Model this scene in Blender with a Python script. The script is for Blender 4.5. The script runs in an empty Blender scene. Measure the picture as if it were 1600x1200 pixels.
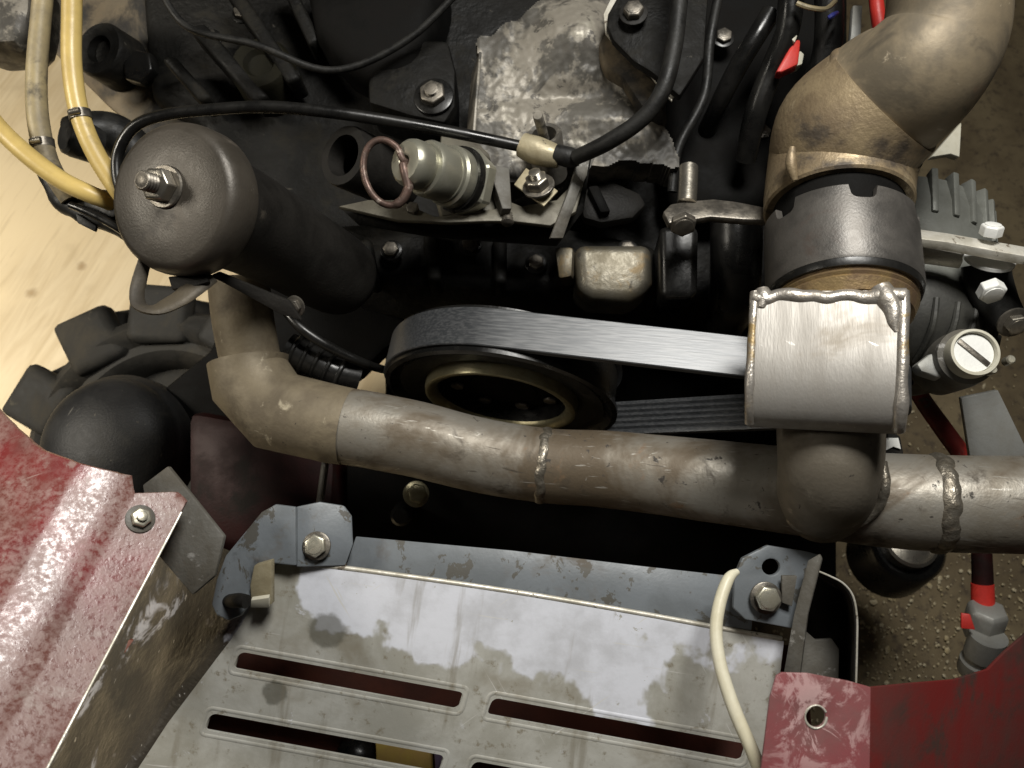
import bpy, bmesh, math, random
from mathutils import Vector, Matrix, noise
random.seed(7)
SC = bpy.context.scene
COL = SC.collection
rad = math.radians

# ------------------------------------------------------------------ camera
PITCH = rad(68.0)
CAM = Vector((0, 0, 1.15))
FPX = 1305.0
FW = Vector((0, math.cos(PITCH), -math.sin(PITCH)))
RT = Vector((1, 0, 0))
UP = Vector((0, math.sin(PITCH), math.cos(PITCH)))
cd = bpy.data.cameras.new('camera'); cam = bpy.data.objects.new('camera', cd); COL.objects.link(cam)
cam.location = CAM; cam.rotation_euler = (math.pi/2 - PITCH, 0, 0)
cd.sensor_width = 36; cd.lens = 36*FPX/1600; cd.clip_start = .01; cd.clip_end = 50
cd.dof.use_dof = True; cd.dof.focus_distance = .50; cd.dof.aperture_fstop = 14
SC.camera = cam

# ------------------------------------------------------------------ light
w = bpy.data.worlds.new('World'); SC.world = w; w.use_nodes = True
bg = w.node_tree.nodes['Background']; bg.inputs[0].default_value = (1, .93, .82, 1); bg.inputs[1].default_value = .016
def area(name, loc, target, sx, sy, energy, color):
    ld = bpy.data.lights.new(name, 'AREA'); ld.shape = 'RECTANGLE'; ld.size = sx; ld.size_y = sy
    ld.energy = energy; ld.color = color
    o = bpy.data.objects.new(name, ld); COL.objects.link(o); o.location = loc
    o.rotation_euler = (Vector(target)-Vector(loc)).to_track_quat('-Z', 'Y').to_euler()
    return o
area('workshop_lamp', (.17, .49, 1.50), (.0, .16, .6), .30, .22, 10.2, (1, .978, .925))
area('plywood_fill', (-1.5, .25, 1.7), (-.72, .40, 0), .35, .35, 8, (1, .93, .80)).data.spread = rad(75)  # added fill with a narrowed spread, there to brighten the plywood
SC.cycles.max_bounces = 6; SC.cycles.diffuse_bounces = 3; SC.cycles.glossy_bounces = 3
vs = SC.view_settings
vs.view_transform = 'Standard'; vs.look = 'None'; vs.gamma = 1; vs.exposure = 0; vs.use_curve_mapping = False

# ------------------------------------------------------------------ geometry helpers
def P(x, y, d): return CAM + d*(FW + ((x-800)/FPX)*RT - ((y-600)/FPX)*UP)
def R(px, d): return px*d/FPX
def C3(u, v, w_): return (RT*u + UP*v - FW*w_).normalized()      # direction: right, up, toward the viewer
def CL(x, y, u, v, w_):
    '''direction seen from the sight line through (x, y): right, up, toward the viewer'''
    n = (CAM-P(x, y, 1)).normalized(); r = (RT-n*RT.dot(n)).normalized(); p = n.cross(r)
    return (r*u+p*v+n*w_).normalized()
class Pl:
    def __init__(s, x, y, d, n=(0, 0, 1)):
        s.p = P(x, y, d); s.n = C3(*n)
    def at(s, x, y):
        r = P(x, y, 1) - CAM
        t = (s.p-CAM).dot(s.n)/r.dot(s.n)
        return CAM + r*t
YAW = rad(-7)
EX = Vector((math.cos(YAW), math.sin(YAW), 0)); EY = Vector((-math.sin(YAW), math.cos(YAW), 0)); EZ = Vector((0, 0, 1))

def spline(pts, k=8):
    out = []; n = len(pts)
    for i in range(n-1):
        a = pts[max(i-1, 0)]; b = pts[i]; c = pts[i+1]; d = pts[min(i+2, n-1)]
        for j in range(k):
            t = j/k
            out.append([.5*((2*b[q]) + (-a[q]+c[q])*t + (2*a[q]-5*b[q]+4*c[q]-d[q])*t*t + (-a[q]+3*b[q]-3*c[q]+d[q])*t**3) for q in range(len(b))])
    out.append(list(pts[-1])); return out

def tube(bm, pts, seg=16, k=8, cap=True, flat=None, smooth=True, jit=0, jf=60, closed=False, wall=0):
    """pts: (Vector, radius). flat=(ratio, refdir): cross-section squashed by ratio along refdir."""
    raw = [tuple(p)+(r,) for p, r in pts]
    if smooth and k > 1:
        raw = spline(raw, k)
    Q = [Vector(q[:3]) for q in raw]; RR = [q[3] for q in raw]; n = len(Q)
    T = []
    for i in range(n):
        if closed: t = Q[(i+1) % n]-Q[i-1]
        else: t = Q[min(i+1, n-1)]-Q[max(i-1, 0)]
        T.append(t.normalized() if t.length > 1e-9 else Vector((0, 0, 1)))
    if flat: ref = flat[1].normalized()
    else:
        ref = Vector((0, 0, 1)) if abs(T[0].z) < .9 else Vector((1, 0, 0))
    rings = []; N = None
    for i in range(n):
        if N is None or flat:
            N = (ref - T[i]*ref.dot(T[i])).normalized()
        else:
            N = (N - T[i]*N.dot(T[i])).normalized()
        B = T[i].cross(N)
        ring = []
        for j in range(seg):
            a = 2*math.pi*j/seg
            r = RR[i]
            if flat: v = N*math.cos(a)*r*flat[0] + B*math.sin(a)*r
            else: v = N*math.cos(a)*r + B*math.sin(a)*r
            p = Q[i]+v
            if jit: p += v*(jit*noise.noise(p*jf))
            ring.append(bm.verts.new(p))
        rings.append(ring)
    m = n if closed else n-1
    for i in range(m):
        A = rings[i]; Bq = rings[(i+1) % n]
        for j in range(seg):
            bm.faces.new((A[j], A[(j+1) % seg], Bq[(j+1) % seg], Bq[j]))
    if cap and not closed:
        for ring, ii in ((rings[0], 0), (rings[-1], n-1)):
            if wall:
                inner = [bm.verts.new(Q[ii]+(v.co-Q[ii])*(1-wall/RR[ii])) for v in ring]
                sgn = 1 if ii == 0 else -1
                deep = [bm.verts.new(v.co + T[ii]*sgn*RR[ii]*1.2) for v in inner]
                for j in range(seg):
                    bm.faces.new((ring[j], ring[(j+1) % seg], inner[(j+1) % seg], inner[j]))
                    bm.faces.new((inner[j], inner[(j+1) % seg], deep[(j+1) % seg], deep[j]))
                bm.faces.new(deep)
            else:
                bm.faces.new(ring)
    return bm

def basis(a):
    a = a.normalized(); h = Vector((0, 0, 1)) if abs(a.z) < .9 else Vector((1, 0, 0))
    u = h.cross(a).normalized(); return u, a.cross(u), a

def lathe(bm, prof, o, a, seg=40, close=False):
    """prof: list of (radius, height along axis a)."""
    u, v, a = basis(a); rings = []
    for r, h in prof:
        if r < 1e-6: rings.append([bm.verts.new(o+a*h)])
        else: rings.append([bm.verts.new(o+a*h+(u*math.cos(2*math.pi*j/seg)+v*math.sin(2*math.pi*j/seg))*r) for j in range(seg)])
    prs = list(zip(rings, rings[1:])) + ([(rings[-1], rings[0])] if close else [])
    for A, B in prs:
        for j in range(seg):
            k = (j+1) % seg
            if len(A) == 1 and len(B) == 1: continue
            if len(A) == 1: bm.faces.new((A[0], B[j], B[k]))
            elif len(B) == 1: bm.faces.new((A[j], A[k], B[0]))
            else: bm.faces.new((A[j], A[k], B[k], B[j]))
    return bm

def bevel_sharp(bm, w_, seg=2, ang=35):
    bm.normal_update()
    es = [e for e in bm.edges if len(e.link_faces) == 2 and e.calc_face_angle(0) > rad(ang)]
    if es and w_ > 0: bmesh.ops.bevel(bm, geom=es, offset=w_, segments=seg, profile=.5, affect='EDGES', clamp_overlap=True)
    return bm

def slab(outline, pl, thick, bev=.0008, holes=(), bseg=2):
    """plate cut to an outline of picture points lying on a plane, with real thickness behind it"""
    bm = bmesh.new(); n = pl.n
    def loop(pts):
        return [bm.verts.new(pl.at(*p)) for p in pts]
    L = loop(outline)
    if holes:
        HL = [loop(h) for h in holes]; es = []
        for q in [L]+HL:
            for i in range(len(q)): es.append(bm.edges.new((q[i], q[(i+1) % len(q)])))
        r = bmesh.ops.triangle_fill(bm, use_beauty=True, use_dissolve=False, edges=es)
        fs = [f for f in r['geom'] if isinstance(f, bmesh.types.BMFace)]
    else: fs = [bm.faces.new(L)]
    bmesh.ops.recalc_face_normals(bm, faces=bm.faces)
    if fs[0].normal.dot(n) < 0: bmesh.ops.reverse_faces(bm, faces=bm.faces)
    top = list(bm.faces)
    r = bmesh.ops.extrude_face_region(bm, geom=top)
    new = [v for v in r['geom'] if isinstance(v, bmesh.types.BMVert)]
    # the new copy becomes the front; push the old one back
    newset = set(new)
    for v in bm.verts:
        if v not in newset: v.co -= n*thick
    bmesh.ops.recalc_face_normals(bm, faces=bm.faces)
    bevel_sharp(bm, bev, bseg)
    return bm

def box(bm, c, ax, dims, bev=0, seg=2):
    b2 = bmesh.new()
    vs_ = [b2.verts.new(c+ax[0]*(i*dims[0]/2)+ax[1]*(j*dims[1]/2)+ax[2]*(k*dims[2]/2)) for i in (-1, 1) for j in (-1, 1) for k in (-1, 1)]
    for f in ((0, 1, 3, 2), (4, 6, 7, 5), (0, 4, 5, 1), (2, 3, 7, 6), (0, 2, 6, 4), (1, 5, 7, 3)): b2.faces.new([vs_[i] for i in f])
    bmesh.ops.recalc_face_normals(b2, faces=b2.faces)
    if bev: bevel_sharp(b2, bev, seg)
    merge(bm, b2); return bm

def merge(bm, b2):
    me = bpy.data.meshes.new('tmp'); b2.to_mesh(me); b2.free(); bm.from_mesh(me); bpy.data.meshes.remove(me); return bm

def hexa(o, a, r, h, rot=0, dome=.12):
    """hexagon head with a turned chamfer"""
    bm = bmesh.new(); u, v, a = basis(a)
    def ring(rr, hh): return [bm.verts.new(o+a*hh+(u*math.cos(rot+j*math.pi/3)+v*math.sin(rot+j*math.pi/3))*rr) for j in range(6)]
    A = ring(r, 0); B = ring(r, h*.86); Cc = ring(r*.86, h)
    for X, Y in ((A, B), (B, Cc)):
        for j in range(6): bm.faces.new((X[j], X[(j+1) % 6], Y[(j+1) % 6], Y[j]))
    bm.faces.new(Cc); bm.faces.new(A); bmesh.ops.recalc_face_normals(bm, faces=bm.faces)
    bevel_sharp(bm, r*.05, 1, 20)
    return bm

def thread(bm, o, a, r, h, turns):
    prof = [(0, 0)]
    for i in range(turns):
        z = h*i/turns; dz = h/turns
        prof += [(r*.84, z+dz*.05), (r, z+dz*.45), (r, z+dz*.6), (r*.84, z+dz*.98)]
    prof += [(r*.7, h), (r*.62, h*1.03), (0, h*1.03)]
    return lathe(bm, prof, o, a, 24)

# ------------------------------------------------------------------ object helpers
def obj(name, bm, m, parent=None, smooth=True, ang=38):
    bmesh.ops.recalc_face_normals(bm, faces=bm.faces)
    me = bpy.data.meshes.new(name)
    base = Vector((0, 0, 0)); q = parent
    while q: base = base + q.location; q = q.parent
    if not parent:
        cs = [v.co for v in bm.verts]
        base = Vector((sum(c.x for c in cs)/len(cs), sum(c.y for c in cs)/len(cs), min(c.z for c in cs)))
    bmesh.ops.translate(bm, verts=bm.verts, vec=-base)
    bm.to_mesh(me); bm.free()
    if smooth:
        me.shade_smooth(); me.set_sharp_from_angle(angle=rad(ang))
    o = bpy.data.objects.new(name, me); COL.objects.link(o)
    me.materials.append(m)
    if parent: o.parent = parent
    else: o.location = base
    return o
def tag(o, label, cat=None, group=None, kind=None):
    o['label'] = label
    if cat: o['category'] = cat
    if group: o['group'] = group
    if kind: o['kind'] = kind
    return o
def thing(name, label, cat, at, group=None):
    o = bpy.data.objects.new(name, None); COL.objects.link(o); o.location = at; o.empty_display_size = .02
    return tag(o, label, cat, group)
def NB(): return bmesh.new()
def TUBE(pts, **k): return tube(NB(), pts, **k)
def px(pts): return [(P(x, y, d), R(r, d)) for x, y, d, r in pts]      # (x, y, depth, radius in picture points)
def bolt(parent, x, y, d, a, r, h, m, mw=None, wash=1.35, name='bolt', rot=.3, stud=0):
    """hexagon bolt or nut: a part, its washer and thread sub-parts"""
    o = P(x, y, d); rr = R(r, d); hh = R(h, d)
    t = rr*.22
    b = obj(name, hexa(o+a*t, a, rr, hh, rot), m, parent, ang=25)
    if wash: obj('washer', lathe(NB(), [(rr*.4, 0), (rr*wash, 0), (rr*wash*.99, t*.8), (rr*wash*.93, t), (rr*.4, t)], o, a, 28), mw or m, b)
    if stud: obj('thread', thread(NB(), o+a*(t+hh*.98), a, rr*.5, R(stud, d), 5), m, b)
    else: obj('crown', lathe(NB(), [(rr*.72, -.0002), (rr*.70, rr*.06), (rr*.5, rr*.1), (0, rr*.11)], o+a*(t+hh), a, 24), m, b)
    return b

# ------------------------------------------------------------------ materials
class NT:
    def __init__(s, name):
        s.m = bpy.data.materials.new(name); s.m.use_nodes = True; s.t = s.m.node_tree
        s.b = s.t.nodes['Principled BSDF']; s.tc = s.t.nodes.new('ShaderNodeTexCoord').outputs['Object']
    def put(s, sock, v):
        if isinstance(v, bpy.types.NodeSocket): s.t.links.new(v, sock)
        else: sock.default_value = (tuple(v)+(1,))[:4] if hasattr(v, '__len__') and sock.type == 'RGBA' else v
    def noise(s, sc, det=5, ro=.6, dist=0, co=None, off=0):
        n = s.t.nodes.new('ShaderNodeTexNoise'); n.inputs['Scale'].default_value = sc; n.inputs['Detail'].default_value = det
        n.inputs['Roughness'].default_value = ro; n.inputs['Distortion'].default_value = dist
        c = co or s.tc
        if off: c = s.vmath('ADD', c, (off, off*.7, -off))
        s.t.links.new(c, n.inputs['Vector']); return n.outputs['Fac']
    def vmath(s, op, a, b=None):
        n = s.t.nodes.new('ShaderNodeVectorMath'); n.operation = op
        for i, v in enumerate((a, b)):
            if v is None: continue
            if isinstance(v, bpy.types.NodeSocket): s.t.links.new(v, n.inputs[i])
            else: n.inputs[i].default_value = v
        return n.outputs['Value'] if op in ('DISTANCE', 'DOT_PRODUCT', 'LENGTH') else n.outputs['Vector']
    def math(s, op, a, b=0, c=0):
        n = s.t.nodes.new('ShaderNodeMath'); n.operation = op
        for i, v in enumerate((a, b, c)): s.put(n.inputs[i], v)
        return n.outputs[0]
    def rng(s, v, lo, hi, a=0, b=1):
        n = s.t.nodes.new('ShaderNodeMapRange'); n.interpolation_type = 'SMOOTHSTEP'
        for i, q in enumerate((v, lo, hi, a, b)): s.put(n.inputs[i], q)
        return n.outputs[0]
    def mix(s, f, a, b):
        n = s.t.nodes.new('ShaderNodeMix'); n.data_type = 'RGBA'
        s.put(n.inputs[0], f); s.put(n.inputs[6], a); s.put(n.inputs[7], b); return n.outputs[2]
    def mixf(s, f, a, b):
        n = s.t.nodes.new('ShaderNodeMix'); n.data_type = 'FLOAT'
        s.put(n.inputs[0], f); s.put(n.inputs[2], a); s.put(n.inputs[3], b); return n.outputs[0]
    def stretch(s, d, k):
        """coordinates squeezed along world direction d: streaks that run along d"""
        dot = s.vmath('DOT_PRODUCT', s.tc, tuple(d))
        n = s.t.nodes.new('ShaderNodeVectorMath'); n.operation = 'SCALE'; n.inputs[0].default_value = tuple(d)
        s.t.links.new(dot, n.inputs['Scale'])
        n2 = s.t.nodes.new('ShaderNodeVectorMath'); n2.operation = 'SCALE'; s.t.links.new(n.outputs[0], n2.inputs[0]); n2.inputs['Scale'].default_value = -(1-k)
        return s.vmath('ADD', s.tc, n2.outputs[0])
    def bump(s, h, st, dist=.001, prev=None):
        n = s.t.nodes.new('ShaderNodeBump'); n.inputs['Strength'].default_value = st; n.inputs['Distance'].default_value = dist
        s.t.links.new(h, n.inputs['Height'])
        if prev: s.t.links.new(prev, n.inputs['Normal'])
        return n.outputs[0]
    def done(s, col, rough, metal=0, nrm=None, spec=None, coat=0):
        s.put(s.b.inputs['Base Color'], col); s.put(s.b.inputs['Roughness'], rough); s.put(s.b.inputs['Metallic'], metal)
        if nrm: s.t.links.new(nrm, s.b.inputs['Normal'])
        if spec is not None: s.b.inputs['Specular IOR Level'].default_value = spec
        if coat: s.b.inputs['Coat Weight'].default_value = coat; s.b.inputs['Coat Roughness'].default_value = .25
        return s.m

def grimy(name, c1, c2, scale=60, rough=(.35, .6), metal=(0, 0), bump=.25, bscale=500, layers=(), lo=.35, hi=.65, streak=None, spec=None, bdist=.0006, lump=0, scr=()):
    n = NT(name)
    co = n.stretch(streak[0], streak[1]) if streak else None
    f = n.rng(n.noise(scale, 5, .65, .3, co), lo, hi)
    f2 = n.noise(scale*6, 2, .6, 0, co, 3.1)
    ff = n.math('MULTIPLY_ADD', f2, .35, n.math('MULTIPLY', f, .82))
    col = n.mix(ff, c1, c2); ro = n.mixf(ff, rough[0], rough[1]); me = n.mixf(ff, metal[0], metal[1])
    h = n.noise(bscale, 2, .6, 0, co, 1.3)
    for i, L in enumerate(layers):
        c, sc, a, b, r_, m_ = L[:6]
        mk = n.rng(n.noise(sc, 5, .68, L[6] if len(L) > 6 else .4, None, 5.7+i*2.3), a, b)
        col = n.mix(mk, col, c); ro = n.mixf(mk, ro, r_); me = n.mixf(mk, me, m_)
    for i, (d_, c, sc, a, b, r_) in enumerate(scr):
        mk = n.rng(n.noise(sc, 3, .6, .2, n.stretch(Vector(d_).normalized(), .06), 13.7+i*3.1), a, b)
        col = n.mix(mk, col, c); ro = n.mixf(mk, ro, r_)
    nb = n.bump(h, bump, bdist)
    if lump: nb = n.bump(n.noise(scale*1.5, 3, .6, 0, None, 9), bump*.6*lump, bdist*4, nb)
    return n.done(col, ro, me, nb, spec)

M = {}
BLK = (.011, .0105, .0095)
M['black_cast'] = grimy('black_cast', (.003, .0029, .0025), (.0065, .006, .005), 30, (.45, .75), bump=.6, bscale=220, layers=[((.016, .014, .010), 26, .53, .74, .8, 0), ((.05, .045, .036), 110, .66, .72, .7, 0)], bdist=.001, spec=.2, lump=1)  # black engine, deepened: the shade from overhead is put into the colour
M['black_void'] = grimy('black_void', (.0028, .0028, .0025), (.006, .0055, .005), 30, (.6, .85), bump=.3, spec=.1)  # near black: shade of the deep gaps and upper engine is in the colour
M['black_gloss'] = grimy('black_gloss', (.005, .005, .005), (.011, .0105, .0095), 50, (.2, .38), bump=.2, bscale=200, spec=.4)
M['rubber'] = grimy('rubber', (.006, .006, .006), (.014, .0135, .012), 90, (.4, .6), bump=.3, layers=[((.04, .036, .03), 60, .58, .8, .8, 0)], spec=.3)
M['tyre'] = grimy('tyre', (.017, .0165, .015), (.032, .03, .026), 20, (.55, .8), bump=.5, bscale=150, layers=[((.05, .044, .034), 16, .48, .72, .85, 0), ((.09, .08, .06), 60, .63, .75, .85, 0)], spec=.22, lump=1)
M['dome'] = grimy('dome', (.010, .010, .0105), (.018, .0175, .017), 25, (.46, .6), bump=.3, layers=[((.035, .032, .026), 16, .5, .74, .75, 0), ((.09, .082, .068), 120, .66, .72, .8, 0)], spec=.35, scr=[((.4, .8, .2), (.08, .075, .065), 200, .7, .74, .6)])
M['tan_cast'] = grimy('tan_cast', (.10, .08, .05), (.16, .125, .08), 25, (.6, .85), bump=.5, layers=[((.012, .010, .008), 16, .42, .62, .7, 0)], lump=1)
M['olive_cast'] = grimy('olive_cast', (.006, .0055, .003), (.012, .0105, .005), 25, (.6, .85), bump=.4, spec=.15)  # olive taken darker, overhead shade included in the colour
M['worn_cast'] = grimy('worn_cast', (.050, .046, .039), (.095, .088, .075), 26, (.42, .6), (.15, .2), bump=.35, bscale=180,
    layers=[((.225, .205, .17), 19, .475, .55, .5, .25, .3), ((.27, .25, .205), 40, .60, .66, .45, .3, .2), ((.075, .068, .057), 60, .57, .63, .6, .1, .3), ((.016, .0145, .012), 11, .50, .66, .6, 0, .2)], bdist=.001, lump=.5)
M['cap'] = grimy('cap', (.042, .036, .028), (.062, .053, .042), 30, (.36, .5), (.3, .3), bump=.42, bscale=800, layers=[((.24, .21, .18), 300, .72, .76, .5, .2), ((.035, .03, .026), 18, .55, .75, .6, .2), ((.13, .11, .088), 26, .6, .76, .55, .2)], bdist=.0003)
M['neck'] = grimy('neck', (.008, .0073, .0065), (.016, .0145, .0125), 30, (.5, .7), (.1, .1), bump=.4, bscale=600, layers=[((.055, .047, .036), 40, .62, .76, .8, 0)], spec=.22, lump=1)  # charcoal, lowered further: the shadow on the filler neck is in the colour
M['steel'] = grimy('steel', (.46, .43, .37), (.3, .275, .23), 120, (.24, .4), (.9, .9), bump=.15)
M['steel_dark'] = grimy('steel_dark', (.10, .092, .08), (.2, .18, .15), 120, (.3, .5), (.7, .7), bump=.25)
M['zinc'] = grimy('zinc', (.62, .6, .5), (.45, .42, .33), 110, (.22, .38), (.75, .75), bump=.12, layers=[((.12, .10, .075), 80, .56, .7, .6, .2)])
M['white_glare_zinc'] = grimy('white_glare_zinc', (.92, .92, .88), (.8, .8, .76), 110, (.3, .45), (.1, .1), bump=.12)  # zinc taken to near white: blown glare on bolts and plug is painted in
M['brass'] = grimy('brass', (.42, .385, .25), (.27, .24, .15), 60, (.25, .45), (.8, .8), bump=.1)
M['copper_ring'] = grimy('copper_ring', (.14, .085, .068), (.085, .057, .046), 150, (.35, .55), (.5, .5), bump=.25, layers=[((.4, .33, .28), 90, .6, .72, .4, .5)])
M['exhaust'] = grimy('exhaust', (.36, .34, .30), (.215, .19, .15), 15, (.38, .54), (.55, .45), bump=.35, bscale=420,
    layers=[((.115, .088, .058), 10, .44, .62, .6, .3), ((.07, .056, .04), 30, .55, .70, .65, .2), ((.52, .5, .45), 80, .65, .74, .35, .7), ((.04, .034, .028), 110, .63, .68, .7, .1), ((.2, .12, .065), 28, .62, .75, .65, .2)], bdist=.0005,
    scr=[((1, -.12, .06), (.36, .34, .30), 420, .62, .74, .38), ((.97, -.2, .1), (.08, .066, .05), 340, .66, .74, .6)])
M['exhaust_stub'] = grimy('exhaust_stub', (.22, .195, .155), (.145, .125, .095), 24, (.52, .66), (.35, .35), bump=.35, bscale=420, layers=[((.085, .068, .048), 18, .5, .68, .65, .2), ((.3, .27, .22), 60, .62, .74, .5, .4), ((.04, .033, .027), 110, .65, .70, .7, .1)], bdist=.0005)
M['rust_tan'] = grimy('rust_tan', (.215, .178, .118), (.125, .10, .066), 26, (.55, .72), (.2, .15), bump=.4, bscale=420, layers=[((.085, .066, .043), 18, .5, .68, .7, .1), ((.42, .37, .27), 60, .62, .74, .5, .3), ((.04, .032, .024), 130, .66, .71, .7, 0)], bdist=.0005)
M['weld'] = grimy('weld', (.33, .30, .25), (.15, .13, .10), 180, (.28, .5), (.75, .75), bump=.5, bscale=500, layers=[((.09, .07, .05), 120, .58, .7, .7, .2)], bdist=.0006, lump=1)
M['bright_weld'] = grimy('bright_weld', (.52, .485, .44), (.33, .30, .26), 110, (.3, .48), (.7, .7), bump=.6, bscale=500, layers=[((.28, .2, .09), 55, .53, .68, .5, .5), ((.1, .085, .065), 90, .62, .72, .6, .3)])
M['brushed'] = grimy('brushed', (.40, .38, .35), (.31, .29, .262), 60, (.46, .58), (.6, .6), bump=.35, bscale=900, streak=(EY, .06), layers=[((.27, .24, .2), 22, .55, .75, .55, .5), ((.2, .165, .12), 40, .66, .76, .6, .4)], bdist=.0003, scr=[((.8, -.6, 0), (.62, .6, .56), 300, .70, .74, .3), ((.7, .7, .1), (.6, .58, .54), 260, .72, .76, .3)])
M['collar'] = grimy('collar', (.075, .070, .064), (.115, .106, .095), 36, (.36, .5), (.5, .5), bump=.2, bscale=700, layers=[((.07, .05, .04), 26, .55, .75, .6, .3), ((.4, .38, .34), 260, .74, .78, .4, .5)])
M['rust_gold'] = grimy('rust_gold', (.33, .235, .11), (.16, .105, .06), 80, (.4, .6), (.6, .5), bump=.5)
M['sooty'] = grimy('sooty', (.37, .285, .17), (.20, .148, .09), 26, (.40, .55), (.4, .4), bump=.5, bscale=420,
    layers=[((.07, .055, .04), 20, .50, .66, .6, .2), ((.52, .42, .27), 45, .6, .72, .4, .5), ((.03, .024, .019), 170, .69, .73, .7, 0), ((.7, .62, .48), 260, .73, .76, .3, .6)], bdist=.0007, lump=.4)
M['tan_soot'] = grimy('tan_soot', (.27, .218, .142), (.19, .15, .096), 14, (.5, .62), (.25, .25), bump=.2, bscale=600,
    layers=[((.12, .098, .066), 16, .47, .66, .65, .1), ((.055, .046, .034), 14, .56, .68, .65, .1), ((.20, .115, .068), 22, .58, .74, .6, .1), ((.5, .42, .3), 60, .64, .76, .5, .2)], bdist=.0004)
M['grey_paint'] = grimy('grey_paint', (.175, .193, .21), (.125, .138, .148), 25, (.38, .5), bump=.15, layers=[((.09, .086, .075), 55, .575, .60, .6, .1), ((.10, .08, .058), 16, .55, .72, .7, 0), ((.02, .019, .017), 22, .63, .76, .7, 0)])
M['dirty_grey'] = grimy('dirty_grey', (.145, .14, .125), (.085, .076, .06), 28, (.5, .7), bump=.4, layers=[((.30, .29, .27), 45, .62, .68, .55, .1), ((.035, .03, .023), 20, .58, .75, .75, 0)], lump=1)
M['alum'] = grimy('alum', (.20, .185, .15), (.11, .095, .065), 45, (.36, .55), (.65, .6), bump=.3, layers=[((.18, .13, .065), 50, .52, .68, .55, .4), ((.03, .026, .02), 40, .58, .7, .7, .1)])
M['alt_grey'] = grimy('alt_grey', (.20, .205, .185), (.13, .132, .115), 30, (.45, .65), (.25, .25), bump=.3)
M['alt_dark'] = grimy('alt_dark', (.065, .064, .055), (.035, .034, .03), 40, (.45, .65), (.2, .2), bump=.3)
M['bar_steel'] = grimy('bar_steel', (.78, .75, .67), (.5, .47, .39), 60, (.36, .5), (.4, .4), bump=.3, layers=[((.14, .115, .085), 110, .60, .68, .7, .1)])
M['strap_grey'] = grimy('strap_grey', (.34, .345, .33), (.27, .265, .24), 30, (.45, .6), (.3, .3), bump=.2)
M['white_plastic'] = grimy('white_plastic', (.62, .6, .5), (.5, .47, .37), 40, (.4, .5), bump=.1)
M['yellow_hose'] = grimy('yellow_hose', (.66, .49, .17), (.5, .36, .12), 26, (.32, .46), bump=.12, layers=[((.21, .15, .06), 30, .6, .78, .6, 0)])
M['dirty_hose'] = grimy('dirty_hose', (.42, .34, .18), (.2, .165, .105), 18, (.45, .6), bump=.2, layers=[((.06, .053, .042), 24, .5, .66, .7, 0)])
M['white_wire'] = grimy('white_wire', (.80, .76, .60), (.66, .61, .44), 40, (.35, .45), bump=.06)
M['red_plastic'] = grimy('red_plastic', (.72, .05, .035), (.5, .03, .022), 50, (.35, .5), bump=.1)
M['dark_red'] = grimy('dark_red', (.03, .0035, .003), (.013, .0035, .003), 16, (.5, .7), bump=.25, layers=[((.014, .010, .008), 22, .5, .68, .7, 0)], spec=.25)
M['red_hose'] = grimy('red_hose', (.07, .012, .010), (.42, .03, .02), 16, (.4, .55), bump=.15, layers=[((.09, .075, .055), 40, .58, .64, .6, 0)], lo=.45, hi=.6)
M['under_red'] = grimy('under_red', (.22, .07, .045), (.14, .055, .04), 20, (.5, .7), bump=.3)
M['yellow_paint'] = grimy('yellow_paint', (.5, .37, .08), (.42, .27, .1), 30, (.4, .5), bump=.1)
M['tan_plate'] = grimy('tan_plate', (.42, .37, .25), (.3, .255, .16), 70, (.4, .55), (.3, .3), bump=.25, layers=[((.06, .05, .035), 90, .6, .7, .7, 0)])
M['cream_cast'] = grimy('cream_cast', (.17, .157, .12), (.10, .09, .068), 30, (.45, .6), (.2, .2), bump=.35, layers=[((.05, .042, .03), 60, .58, .72, .7, 0)], lump=1)
M['dip_head'] = grimy('dip_head', (.46, .45, .37), (.36, .35, .28), 60, (.26, .38), (.7, .7), bump=.12, layers=[((.07, .06, .045), 70, .64, .75, .6, .2)])

def mat_red():
    n = NT('red_paint')
    f = n.rng(n.noise(13, 4, .55, .3), .40, .60)
    col = n.mix(f, (.23, .016, .020), (.17, .052, .050))
    dust = n.rng(n.noise(15, 4, .55, .2, None, 4), .30, .52)
    col = n.mix(n.math('MULTIPLY', dust, .8), col, (.165, .085, .066))
    sp = n.rng(n.noise(300, 5, .75, 0, None, 7), .36, .64)
    ar = n.rng(n.noise(15, 4, .6, 0, None, 2), .36, .56)
    col = n.mix(n.math('MULTIPLY', n.math('MULTIPLY', sp, ar), .5), col, (.40, .28, .25))
    wear = n.rng(n.noise(38, 6, .72, .4, None, 21), .55, .66)
    col = n.mix(n.math('MULTIPLY', wear, .75), col, (.36, .27, .24))
    for d_, off in (((.5, -.8, .3), 3.3), ((.9, .3, -.2), 8.1)):
        sk = n.rng(n.noise(210, 3, .6, .2, n.stretch(Vector(d_).normalized(), .05), off), .68, .73, 0, .6)
        col = n.mix(sk, col, (.42, .30, .27))
    ro = n.mixf(n.math('MULTIPLY', sp, ar), .24, .55)
    nb = n.bump(n.noise(380, 3, .6), .28, .0006)
    return n.done(col, ro, 0, nb, .8)
M['red_paint'] = mat_red()
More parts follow.
